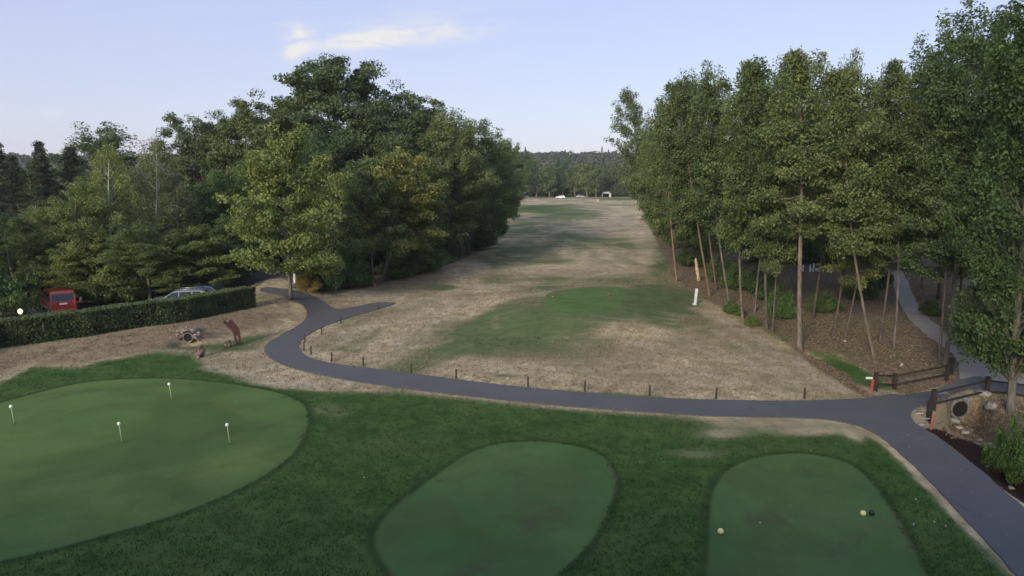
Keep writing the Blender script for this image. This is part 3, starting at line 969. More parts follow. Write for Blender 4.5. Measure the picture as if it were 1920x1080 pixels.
def plant(kind, base, top, R, col, label, group=None, name='tree', cat='tree', bark=None, spin=None, rs=None):
    """base, top: points; R: crown radius in metres"""
    T = TREES[kind]
    base, top = Vector(base), Vector(top)
    d = top - base
    o = empty(name, base, label, cat, group)
    q = Vector((0, 0, 1)).rotation_difference(d.normalized())
    sp = random.uniform(0, 6.28) if spin is None else spin
    o.rotation_mode = 'QUATERNION'
    o.rotation_quaternion = q @ Quaternion((0, 0, 1), sp)
    o.scale = (R / T['R'], R / T['R'], d.length / T['H'])
    a = link('trunk', T['trunk'], o)
    c_ = link('crown', T['crown'], o)
    c_.color = (*col, 1)
    a.color = (*(bark or (1, 1, 1)), 1)
    return o


def at_depth(px, py, Yd):
    """point seen at a pixel at distance Yd along +Y"""
    d = pxdir(px, py)
    k = Yd / d[1]
    return Vector((d[0] * k, Yd, CAM_H + d[2] * k))


def t_by_base(kind, bpx, bpy_, tpx, tpy, wpx, col, label, group=None, name='tree', cat='tree', bark=None, spin=None):
    b_ = G(bpx, bpy_)
    tp = at_depth(tpx, tpy, b_.y)
    return plant(kind, b_, tp, wpx / 2 * b_.y / F_PX, col, label, group, name, cat, bark, spin)


def t_by_depth(kind, Yd, bpx, tpx, tpy, wpx, col, label, group=None, name='tree', cat='tree', bark=None, spin=None):
    x = (bpx - CX) * Yd / F_PX * 1.0
    b_ = Vector((x, Yd, float(H(x, Yd))))
    tp = at_depth(tpx, tpy, Yd)
    return plant(kind, b_, tp, wpx / 2 * Yd / F_PX, col, label, group, name, cat, bark, spin)


random.seed(4)
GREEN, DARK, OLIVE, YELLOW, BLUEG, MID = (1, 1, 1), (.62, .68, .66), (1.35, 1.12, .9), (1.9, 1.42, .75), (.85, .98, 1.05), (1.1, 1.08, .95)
GL, GR, GF = 'trees of the left wood', 'trees of the right wood', 'far trees at the end of the fairway'

# ---- left wood
t_by_base('maple0', 545, 562, 548, 252, 212, (1.45, 1.36, 1.0), 'yellowish green maple with a single trunk standing beside the path bend', GL, 'maple_tree', spin=.4)
t_by_base('maple1', 700, 536, 690, 300, 120, (.95, 1.0, .9), 'slim pale trunked tree with a red mark at its foot, edge of the left wood', GL)
t_by_base('maple1', 719, 527, 768, 292, 165, (1.55, 1.28, .85), 'tree turning yellow orange at its top in front of the left wood', GL, 'maple_tree', spin=2.0)
t_by_base('broad1', 763, 512, 800, 300, 130, (1.0, 1.0, .85), 'thin dark trunked tree just right of the yellow orange one', GL)
t_by_base('broad2', 845, 492, 852, 218, 150, (1.05, 1.05, .95), 'tree with a clear grey trunk halfway along the left fairway edge', GL)
t_by_base('alder1', 862, 483, 865, 300, 90, (1.05, 1.0, .9), 'narrow tree close behind the clear grey trunk on the left fairway edge', GL)
t_by_base('broad0', 877, 477, 905, 233, 135, (.95, 1.05, .95), 'tree with a trunk leaning right on the left fairway edge', GL)
t_by_base('broad3', 905, 463, 935, 262, 105, (.9, 1.0, .95), 'rounded dark green tree further along the left fairway edge', GL)
t_by_base('broad1', 928, 440, 948, 268, 80, (.9, .98, .95), 'lower dark tree near the far end of the left wood', GL)
t_by_base('broad2', 945, 415, 962, 276, 60, (.95, 1.0, 1.0), 'last tall tree of the left wood before the fairway end', GL)
t_by_base('broad0', 962, 392, 985, 287, 56, (.9, 1.0, 1.0), 'small looking far tree where the left wood meets the far tree row', GL)
t_by_depth('bigoak', 84, 625, 625, 118, 240, (.95, 1, 1), 'tallest dark oak with sky showing through, top of the left wood', GL, 'oak_tree', spin=1.2)
t_by_depth('oak1', 80, 500, 505, 185, 190, (1.15, 1.1, .9), 'broad oak on the left shoulder of the tallest oak', GL, 'oak_tree')
t_by_depth('oak1', 88, 745, 755, 172, 170, (1.0, 1.05, .95), 'dark oak on the right shoulder of the tallest oak', GL, 'oak_tree', spin=3)
t_by_depth('broad3', 80, 690, 690, 195, 140, (.7, .8, .8), 'dark tree filling the wood right below the tallest oak', GL)
t_by_depth('broad2', 74, 610, 610, 250, 170, (.62, .78, .8), 'dark tree behind the yellowish maple', GL)
t_by_depth('broad0', 90, 810, 815, 215, 120, (.85, 1.0, .95), 'dark tree crown left of the clear grey trunk', GL)
t_by_depth('broad1', 76, 745, 745, 260, 150, (.75, .85, .85), 'dark tree directly behind the yellow orange one', GL)
t_by_depth('oak1', 84, 370, 372, 222, 150, (1, 1, 1), 'open crowned oak with sky through its branches, left of the wood top', GL, 'oak_tree', spin=5)
t_by_depth('oak0', 88, 435, 438, 222, 110, (1, 1, 1), 'small open oak between the open crowned oak and the main wood', GL, 'oak_tree', spin=4)
t_by_depth('broad3', 72, 430, 440, 315, 150, (.95, 1.15, .85), 'bright green leafy tree left of the yellowish maple', GL)
t_by_depth('broad1', 70, 370, 365, 350, 130, (.65, .85, .75), 'dark green tree below the open crowned oak', GL)
t_by_depth('birch0', 64, 283, 281, 248, 120, (1.35, 1.2, 1.25), 'grey green weeping birch with thin top, left side', GL, 'birch_tree')
t_by_depth('birch1', 60, 205, 210, 262, 105, (1.5, 1.38, .95), 'yellow green birch with a bright white trunk', GL, 'birch_tree', bark=(1.35, 1.35, 1.3))
t_by_depth('birch1', 66, 340, 335, 330, 100, (1.1, 1.05, 1.0), 'low birch right of the grey green weeping birch', GL, 'birch_tree')
t_by_depth('broad2', 92, 190, 190, 243, 170, (.75, .85, .8), 'broad dark tree behind the white trunked birch', GL)
t_by_depth('spruce0', 80, 125, 123, 270, 85, (1, 1, 1), 'dark conifer left of the broad dark tree on the skyline', GL, 'conifer')
t_by_depth('spruce1', 78, 80, 78, 262, 80, (1, 1, 1), 'dark conifer with the highest tip near the left picture edge', GL, 'conifer')
t_by_depth('spruce0', 74, 28, 26, 288, 80, (1.05, 1, .95), 'small pointed dark conifer near the left picture edge', GL, 'conifer')
t_by_depth('spruce1', 66, -12, -12, 262, 90, (1, 1, 1), 'dark conifer cut off by the left picture edge', GL, 'conifer')
t_by_depth('broad0', 82, 60, 60, 300, 150, (.6, .7, .65), 'dark leafy tree between the left conifers', GL)
t_by_depth('broad1', 58, 140, 150, 345, 150, (1.15, 1.12, .9), 'olive brown leafy tree above the hedge, left of the white trunked birch', GL)
t_by_depth('birch0', 62, 62, 65, 380, 90, (1.5, 1.35, .9), 'drooping pale green tree near the left edge', GL, 'birch_tree')
t_by_depth('broad3', 56, 20, 15, 400, 130, (.7, .8, .7), 'dark leafy tree above the red van', GL)
t_by_depth('maple0', 57, 170, 165, 440, 150, (1.35, 1.2, .8), 'spreading green tree just right of the red van', GL)
t_by_depth('broad0', 57, 270, 262, 420, 150, (.95, 1.0, .85), 'dense low tree behind the middle of the hedge', GL)
t_by_depth('maple0', 60, 370, 362, 430, 150, (1.1, 1.15, .8), 'low green tree above the grey estate car', GL, spin=2)
t_by_depth('broad2', 64, 440, 440, 410, 110, (.8, .95, .8), 'dark low tree by the road behind the hedge end', GL)
t_by_depth('broad1', 68, 330, 325, 400, 130, (.65, .8, .75), 'dark tree behind the low tree above the grey estate car', GL)
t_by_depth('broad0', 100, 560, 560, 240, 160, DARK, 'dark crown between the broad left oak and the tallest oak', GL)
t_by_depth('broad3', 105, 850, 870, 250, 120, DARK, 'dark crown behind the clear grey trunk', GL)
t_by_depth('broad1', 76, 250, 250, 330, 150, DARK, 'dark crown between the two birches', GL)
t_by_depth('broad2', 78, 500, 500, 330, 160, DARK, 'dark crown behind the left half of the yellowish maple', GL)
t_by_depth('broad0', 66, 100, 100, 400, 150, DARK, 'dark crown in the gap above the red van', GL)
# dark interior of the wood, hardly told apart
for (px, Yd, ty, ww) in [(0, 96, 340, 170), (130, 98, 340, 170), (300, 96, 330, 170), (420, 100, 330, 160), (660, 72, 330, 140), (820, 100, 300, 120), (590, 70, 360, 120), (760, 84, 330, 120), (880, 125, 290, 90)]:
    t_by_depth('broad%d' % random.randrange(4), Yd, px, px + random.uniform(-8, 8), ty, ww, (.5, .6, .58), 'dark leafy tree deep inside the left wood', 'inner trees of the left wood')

# ---- right wood
t_by_base('alderbig', 1500, 657, 1478, 98, 185, (1.0, .98, .85), 'tall front tree with the thickest long bare trunk, leaning slightly left', GR, bark=(1.25, 1.15, 1.05))
t_by_base('alder2', 1637, 668, 1573, 128, 170, (1.0, .98, .85), 'front tree with a thin curved pale trunk behind the first fence', GR, bark=(1.2, 1.1, 1.0))
t_by_base('alder3', 1438, 618, 1400, 118, 165, (.72, .78, .66), 'dark trunked tree left of the thickest long bare trunk', GR, bark=(.8, .75, .7))
t_by_base('alder4', 1449, 624, 1440, 170, 110, (.85, .86, .75), 'slim trunk touching the dark trunked tree on its right', GR, bark=(.8, .75, .7))
t_by_base('alder1', 1392, 598, 1385, 112, 140, (.95, 1.0, .82), 'slim pale mossy trunk second in from the fairway corner', GR, bark=(1.2, 1.25, 1.0))
t_by_base('alder0', 1368, 573, 1325, 155, 135, (.7, .78, .68), 'slim trunk leaning left behind the white marker post', GR, spin=2.1)
t_by_base('alder2', 1331, 556, 1262, 152, 130, (.9, .92, .85), 'reddish trunk leaning strongly left beside the white marker post', GR, bark=(1.35, 1.0, .85), spin=4)
t_by_base('alder3', 1343, 545, 1300, 150, 120, (.66, .74, .66), 'second reddish trunk just behind the strongly leaning one', GR, bark=(1.25, .95, .8), spin=1)
t_by_base('alder4', 1268, 528, 1276, 175, 125, (.92, .95, .82), 'orange brown trunk standing alone at the fairway corner', GR, bark=(1.5, 1.15, .95))
t_by_base('alder1', 1415, 585, 1470, 108, 130, (.7, .78, .66), 'slim trunk between the pale mossy one and the dark trunked tree', GR, spin=3)
t_by_base('alder2', 1524, 597, 1585, 150, 140, (.85, .8, .7), 'dark trunk leaning right behind the thickest long bare trunk', GR, bark=(.7, .6, .55))
t_by_base('alder3', 1565, 620, 1610, 190, 120, (.85, .86, .75), 'thin dark trunk left of the curved pale trunk', GR, bark=(.75, .65, .6))
t_by_base('alder4', 1586, 632, 1625, 250, 110, (1.2, 1.1, .85), 'thin brown trunk closest left of the curved pale trunk', GR, bark=(.9, .75, .7))
t_by_base('alder0', 1650, 642, 1690, 140, 130, (.7, .78, .66), 'dark straight trunk right of the curved pale trunk', GR, bark=(.7, .65, .6), spin=5)
t_by_base('alder1', 1676, 656, 1697, 108, 130, (.74, .8, .66), 'straight tree with a thin feathery top beside the gravel track', GR)
t_by_base('alder2', 1760, 684, 1800, 140, 150, (.66, .76, .68), 'left trunk of the close pair beside the first fence', GR, bark=(.85, .75, .7), spin=.6)
t_by_base('tallopen', 1772, 688, 1850, 60, 190, (.58, .70, .62), 'right trunk of the close pair beside the first fence', GR, bark=(.85, .75, .7))
t_by_base('alder4', 1795, 616, 1812, 250, 110, (.85, .95, .85), 'thin dark trunk beyond the gravel track', GR, bark=(.5, .45, .4))
t_by_base('poplar1', 1895, 772, 1925, 20, 200, (.40, .54, .38), 'tall leafy tree rising beside the second fence at the right edge', GR)
t_by_base('tallopen', 1838, 575, 1870, 25, 190, (.58, .70, .62), 'tall dense tree with a thick dark trunk beyond the track', GR, bark=(.6, .55, .5), spin=3)
t_by_base('tallopen', 1760, 560, 1785, 85, 150, (.58, .70, .64), 'tall dense tree left of the one with the thick dark trunk', GR, bark=(.6, .55, .5))
t_by_base('poplar0', 1990, 640, 1985, 40, 240, (.5, .62, .48), 'tall leafy tree cut off by the right picture edge', GR)
t_by_base('alder0', 1730, 540, 1735, 200, 130, (.8, .95, .85), 'dark tree behind the bend of the gravel track', GR)
t_by_base('alder3', 1240, 452, 1180, 168, 100, (1.1, 1.15, 1.15), 'far grey green tree leaning out over the fairway', GR, bark=(1.1, 1.1, 1.0))
t_by_base('broad1', 1262, 462, 1245, 200, 95, (1.0, 1.05, 1.0), 'dense tree behind the leaning grey green one', GR)
t_by_base('broad3', 1222, 415, 1215, 250, 70, (1.1, 1.05, .95), 'low bushy tree hanging over the far right fairway edge', GR)
t_by_base('broad2', 1240, 430, 1228, 240, 75, (.9, .95, .9), 'dark bushy tree at the far right fairway edge', GR)
t_by_base('broad0', 1265, 490, 1262, 290, 100, (.9, .95, .85), 'low dark tree behind the trunk at the fairway corner', GR)
t_by_base('broad2', 1195, 384, 1197, 300, 44, (1.0, 1.0, 1.0), 'furthest small looking tree of the right wood', GR)
for (kind, Yd, px, tpx, ty, ww, cl, lab) in [
    ('broad2', 74, 1345, 1315, 145, 150, (1.0, 1.05, 1.0), 'broad crown behind the leaning reddish trunks'),
    ('alder1', 60, 1500, 1500, 95, 130, (.9, .98, .9), 'dark narrow crown just right of the tall front tree top'),
    ('broad0', 78, 1430, 1415, 165, 150, (.85, .95, .9), 'broad dark crown behind the dark trunked tree'),
    ('broad3', 64, 1590, 1580, 122, 120, (1.0, 1.0, .9), 'rounded open crown on the skyline right of the tall front tree'),
    ('alder4', 62, 1640, 1635, 150, 100, (.95, 1.0, .95), 'thin crown on the skyline left of the feathery top'),
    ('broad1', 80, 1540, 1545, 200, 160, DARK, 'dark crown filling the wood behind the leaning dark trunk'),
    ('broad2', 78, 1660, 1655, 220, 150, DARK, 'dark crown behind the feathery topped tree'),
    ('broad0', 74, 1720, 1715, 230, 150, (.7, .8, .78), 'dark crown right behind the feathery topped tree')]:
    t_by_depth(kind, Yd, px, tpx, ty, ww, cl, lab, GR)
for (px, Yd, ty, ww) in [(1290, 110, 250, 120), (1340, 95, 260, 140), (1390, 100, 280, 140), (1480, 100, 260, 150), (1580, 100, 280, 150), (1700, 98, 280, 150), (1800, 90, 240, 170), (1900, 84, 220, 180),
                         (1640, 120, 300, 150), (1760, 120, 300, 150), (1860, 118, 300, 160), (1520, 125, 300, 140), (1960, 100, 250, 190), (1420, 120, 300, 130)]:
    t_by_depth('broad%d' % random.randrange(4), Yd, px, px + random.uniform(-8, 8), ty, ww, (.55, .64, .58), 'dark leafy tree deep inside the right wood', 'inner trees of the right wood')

# ---- shrubs
GS = 'shrubs under the trees'


def shrub(bpx, bpy_, w_, h_, col, label, k=None):
    b_ = G(bpx, bpy_)
    s_ = b_.y / F_PX
    return plant('bush%d' % (random.randrange(3) if k is None else k), b_, b_ + Vector((0, 0, h_ * s_)), w_ * s_ / 2, col, label, GS, 'shrub', 'shrub')


shrub(578, 548, 45, 45, (1.9, 1.1, .85), 'small reddish brown shrub nearest the path bend')
shrub(610, 546, 70, 95, (.75, .95, .9), 'dark green shrub right of the reddish one')
shrub(655, 540, 70, 90, (.75, 1.0, .8), 'dark green shrub left of the slim pale trunk')
shrub(682, 536, 34, 40, (1.1, 1.4, .9), 'small fresh green shrub at the foot of the slim pale trunk')
shrub(745, 521, 70, 45, (.85, 1.0, .8), 'low dark shrub between the left wood trunks')
shrub(800, 510, 90, 60, (.85, 1.05, .8), 'rounded green shrub at the edge of the left wood')
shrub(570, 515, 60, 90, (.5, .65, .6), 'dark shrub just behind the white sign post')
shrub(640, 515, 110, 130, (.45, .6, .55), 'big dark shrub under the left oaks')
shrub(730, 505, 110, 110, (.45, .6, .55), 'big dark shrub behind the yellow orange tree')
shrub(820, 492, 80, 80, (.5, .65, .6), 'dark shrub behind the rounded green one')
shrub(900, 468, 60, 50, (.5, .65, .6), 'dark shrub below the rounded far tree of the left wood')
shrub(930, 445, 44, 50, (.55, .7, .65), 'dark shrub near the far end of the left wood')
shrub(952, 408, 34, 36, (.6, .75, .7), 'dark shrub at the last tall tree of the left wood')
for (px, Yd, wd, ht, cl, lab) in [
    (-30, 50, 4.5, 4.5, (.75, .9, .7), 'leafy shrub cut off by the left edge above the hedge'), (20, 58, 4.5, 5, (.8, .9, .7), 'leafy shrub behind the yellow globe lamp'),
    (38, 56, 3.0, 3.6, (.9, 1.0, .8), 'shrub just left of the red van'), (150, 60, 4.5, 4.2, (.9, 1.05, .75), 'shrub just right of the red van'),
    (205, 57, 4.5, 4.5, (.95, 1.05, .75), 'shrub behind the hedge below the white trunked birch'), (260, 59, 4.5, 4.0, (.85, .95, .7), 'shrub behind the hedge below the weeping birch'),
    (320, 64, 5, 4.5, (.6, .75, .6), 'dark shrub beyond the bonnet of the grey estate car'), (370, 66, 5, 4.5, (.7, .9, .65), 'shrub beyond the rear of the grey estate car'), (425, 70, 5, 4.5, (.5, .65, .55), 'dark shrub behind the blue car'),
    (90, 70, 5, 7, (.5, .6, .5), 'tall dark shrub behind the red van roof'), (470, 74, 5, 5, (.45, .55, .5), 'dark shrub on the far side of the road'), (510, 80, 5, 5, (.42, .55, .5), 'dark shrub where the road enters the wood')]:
    x = (px - CX) * Yd / F_PX
    b_ = Vector((x, Yd, float(H(x, Yd))))
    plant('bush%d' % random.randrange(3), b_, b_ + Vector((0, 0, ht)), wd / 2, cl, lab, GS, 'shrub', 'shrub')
shrub(1905, 905, 95, 140, (.58, .78, .48), 'bright green shrub with large leaves at the right edge by the path', 0)
shrub(1471, 640, 8, 8, (1, 1, 1), 'tiny tuft of leaves left of the thickest bare trunk')
shrub(1462, 600, 50, 75, (.75, 1.0, .7), 'leafy shrub behind the thickest bare trunk on its left')
shrub(1385, 545, 60, 55, (.6, .75, .6), 'dark shrub among the slim trunks by the fairway corner')
shrub(1425, 560, 60, 70, (.5, .65, .55), 'dark shrub behind the dark trunked tree')
shrub(1300, 500, 60, 50, (.7, .8, .65), 'dark shrub behind the pale broken stump')
shrub(1250, 440, 50, 44, (.6, .75, .6), 'dark shrub under the far right fairway edge trees')
shrub(1895, 660, 90, 120, (.7, .85, .7), 'dark leafy shrub where the track meets the right edge')
shrub(1870, 520, 70, 40, (.8, .9, .7), 'low shrub far behind the thick dark trunk')
shrub(1800, 505, 80, 40, (.7, .85, .7), 'low shrub at the back right of the wood')
for (px, py, w_, h_, cl, lab) in [(1372, 590, 34, 30, (.8, 1, .7), 'small shrub between the leaning slim trunks and the mossy one'), (1408, 612, 26, 24, (1, 1.1, .8), 'little shrub left of the dark trunked tree'),
                                 (1545, 585, 60, 40, (.8, .9, .7), 'loose shrub in the shade right of the thickest bare trunk'), (1610, 560, 60, 46, (.75, .9, .7), 'loose shrub left of the gravel track'),
                                 (1350, 530, 50, 60, (.6, .75, .6), 'dark upright shrub behind the second reddish trunk'), (1640, 540, 50, 50, (.6, .75, .6), 'dark shrub further up the gravel track'),
                                 (1745, 590, 40, 30, (.9, .95, .7), 'small shrub right of the gravel track bend')]:
    shrub(px, py, w_, h_, cl, lab)
# ---- far row
for k, px in enumerate(range(966, 1215, 14)):  # shrubs added to stand for the shaded floor below the far trees
    p_ = G(px, 371.2)
    lab = 'low dark shrubs added under the far tree row to darken its shaded floor'
    plant('bush%d' % (k % 3), p_ + Vector((0, 14, 0)), p_ + Vector((0, 14, random.uniform(4.5, 6.5))), 3.2, (.6, .7, .66), lab, 'added shrubs under the far tree row', 'shrub', 'shrub')
for (px, by, ty, ww, cl, lab) in [
    (984, 372, 300, 36, (.8, .95, .95), 'far tree at the left end of the row, behind a grey car'), (1006, 371, 306, 32, (.9, 1.0, 1.0), 'far tree second from the left end of the row'),
    (1030, 371, 312, 30, (.85, 1, .95), 'far bushy tree left of the long white car'), (1055, 370, 298, 36, (.72, .92, .9), 'far dark round tree above the long white car'),
    (1078, 370, 312, 26, (1.15, 1.1, .9), 'far brownish tree right of the dark round one'), (1101, 371, 308, 34, (1.25, 1.3, .95), 'far light green topped tree with a pale trunk'),
    (1117, 371, 312, 28, (.85, 1.0, .95), 'far green tree with a forked pale trunk'), (1135, 369, 318, 28, (1.1, 1.1, .9), 'far tree above the white canopy'),
    (1148, 369, 306, 28, (.85, .95, .9), 'far dark tree right of the white canopy'), (1165, 369, 305, 32, (1.0, 1.05, .9), 'far tree near the right end of the row'), (1184, 369, 300, 34, (.9, 1.0, .9), 'far tree at the right end of the row')]:
    t_by_base('far%d' % random.randrange(2), px, by, px, ty, ww * 1.1, cl, lab, GF, bark=(1.5, 1.4, 1.2))

# ------------------------------------------------------------------ wooded hill (one mass)
rng = np.random.default_rng(77)
vs, fs, ts, nacc = [], [], [], 0
n_cr = 0
for k in range(1500):
    yy_ = 352 + 300 * rng.uniform() ** .9
    xx_ = rng.uniform(-.75, .75) * yy_ * (1.0 if rng.uniform() < .45 else .28)
    zz_ = float(H(xx_, yy_))
    hh = rng.uniform(8, 13.5)
    rr = rng.uniform(4.5, 8.5)
    nlv = 210 if abs(xx_ / yy_ - .07) < .16 else 34
    nlv = int(nlv)
    g = rng.normal(size=(nlv, 3))
    g /= np.linalg.norm(g, axis=1)[:, None]
    g[:, 2] = np.abs(g[:, 2]) * 1.0 - .25
    cen = np.array([xx_, yy_, zz_ + hh * .55]) + g * np.array([rr, rr, hh * .5]) * rng.uniform(.75, 1.05, (nlv, 1))
    tint = np.clip(rng.uniform(0, 1) ** 1.3 * .85 + rng.uniform(-.1, .15, nlv), 0, 1)
    v, f, tt = leaves(cen, g + np.array([0, 0, .3]), 1.5 if nlv > 50 else 3.0, rng, asp=.85, tint=tint, orient=2.4)
    vs.append(v)
    fs.append(f + nacc)
    ts.append(tt)
    nacc += len(v)
# a few pointed tops on the crest
for (px, ty) in [(985, 276), (1129, 275), (1141, 280), (1156, 282), (1060, 281)]:
    p = at_depth(px, ty, 560)
    n_ = 60
    s_ = rng.uniform(0, 1, n_)
    a_ = rng.uniform(0, 6.28, n_)
    hgt_ = 8
    cen = np.stack([p.x + np.cos(a_) * 1.6 * (1 - s_), 560 + np.sin(a_) * 1.6 * (1 - s_), p.z - hgt_ * (1 - s_)], 1)
    v, f, tt = leaves(cen, np.stack([np.cos(a_), np.sin(a_), .3 * np.ones(n_)], 1), 1.3, rng, tint=np.full(n_, .1))
    vs.append(v)
    fs.append(f + nacc)
    ts.append(tt)
    nacc += len(v)
M['farleaf'] = leaf_material('far_wood_leaves', (.042, .062, .040), (.120, .135, .080), trans=.1)
me = mesh_np('hill_wood', np.concatenate(vs), np.concatenate(fs), 4, [M['farleaf']], dict(tint=np.concatenate(ts)))
props(link('hill_wood', me), 'dense mixed wood covering the far hill behind the fairway', 'wood', kind='stuff')

# ------------------------------------------------------------------ grass tufts in the rough (ground cover)
rng = np.random.default_rng(8)


def tufts(name, n, xr, yr, size, mask_fn, label, c1, c2, hgt=.09):
    xs = rng.uniform(*xr, n)
    u = rng.uniform(0, 1, n)
    ys = yr[0] * (yr[1] / yr[0]) ** u
    ix = np.clip(np.searchsorted(gx, xs), 0, nxg - 1)
    iy = np.clip(np.searchsorted(gy, ys), 0, nyg - 1)
    keep = mask_fn(ix, iy, xs, ys)
    xs, ys = xs[keep], ys[keep]
    zs = H(xs, ys)
    n = len(xs)
    k = 3
    xs = np.repeat(xs, k) + rng.normal(0, .05, n * k)
    ys = np.repeat(ys, k) + rng.normal(0, .05, n * k)
    zs = np.repeat(zs, k)
    a = rng.uniform(0, 6.28, n * k)
    h_ = hgt * rng.uniform(.5, 1.4, n * k)
    wd = size * rng.uniform(.6, 1.4, n * k)
    lean = rng.normal(0, .6, (n * k, 2)) * h_[:, None]
    v = np.zeros((n * k, 3, 3))
    v[:, 0] = np.stack([xs - np.cos(a) * wd, ys - np.sin(a) * wd, zs - .01], 1)
    v[:, 1] = np.stack([xs + np.cos(a) * wd, ys + np.sin(a) * wd, zs - .01], 1)
    v[:, 2] = np.stack([xs + lean[:, 0], ys + lean[:, 1], zs + h_], 1)
    mt = leaf_material(name + '_blades', c1, c2, trans=.2, rough=.8)
    me = mesh_np(name, v.reshape(-1, 3), np.arange(3 * n * k), 3, [mt], dict(tint=np.repeat(rng.uniform(0, 1, n * k), 3)))
    return props(link(name, me), label, 'grass', kind='stuff')


path_poly = chaikin(gpoly(PATH), 1)
track_poly = chaikin(gpoly(TRACK), 1)


def off_paths(xs, ys):
    return (sdf(path_poly, xs, ys) > -.04) & (sdf(track_poly, xs, ys) > .1)


tufts('lawn_grass', 90000, (-26, 26), (14, 42), .012, lambda ix, iy, xs, ys: (lush[iy, ix] > .6) & (cut_near[iy, ix] > .12) & (litter[iy, ix] < .3) & off_paths(xs, ys) & (soil[iy, ix] < .3),
      'short green rough grass round the lawns and tees', (.020, .050, .014), (.060, .110, .030), .07)
tufts('dry_grass', 70000, (-32, 34), (28, 75), .018, lambda ix, iy, xs, ys: (lush[iy, ix] < .5) & (cut_far[iy, ix] > .2) & (litter[iy, ix] < .5) & off_paths(xs, ys),
      'dry straw coloured grass on the slope beyond the path', (.13, .10, .065), (.36, .30, .21), .09)
tufts('leaf_litter', 60000, (8, 42), (30, 80), .045, lambda ix, iy, xs, ys: (litter[iy, ix] > .4) & off_paths(xs, ys),
      'brown fallen leaves on the floor of the right wood', (.095, .072, .048), (.27, .205, .135), .04)

# ------------------------------------------------------------------ fallen leaves on the short grass
rng = np.random.default_rng(41)
xs = np.concatenate([rng.uniform(-14, 16, 70), rng.normal(14.5, 2.0, 160), rng.uniform(-18, 18, 60)])
ys = np.concatenate([rng.uniform(15, 34, 70), rng.uniform(17, 27, 160), rng.uniform(28, 50, 60)])
cen = np.stack([xs, ys, H(xs, ys) + .05], 1)
v, f, tt = leaves(cen, np.tile([0, 0, 1.0], (len(xs), 1)), .055, rng, asp=.7, orient=1.2)
props(link('fallen_leaves', mesh_np('fallen_leaves', v, f, 4, [leaf_material('dry_fallen_leaves', (.12, .08, .04), (.30, .26, .13), trans=.1)], dict(tint=tt))), 'small pale and brown fallen leaves scattered over the grass and path', 'leaves', kind='stuff')

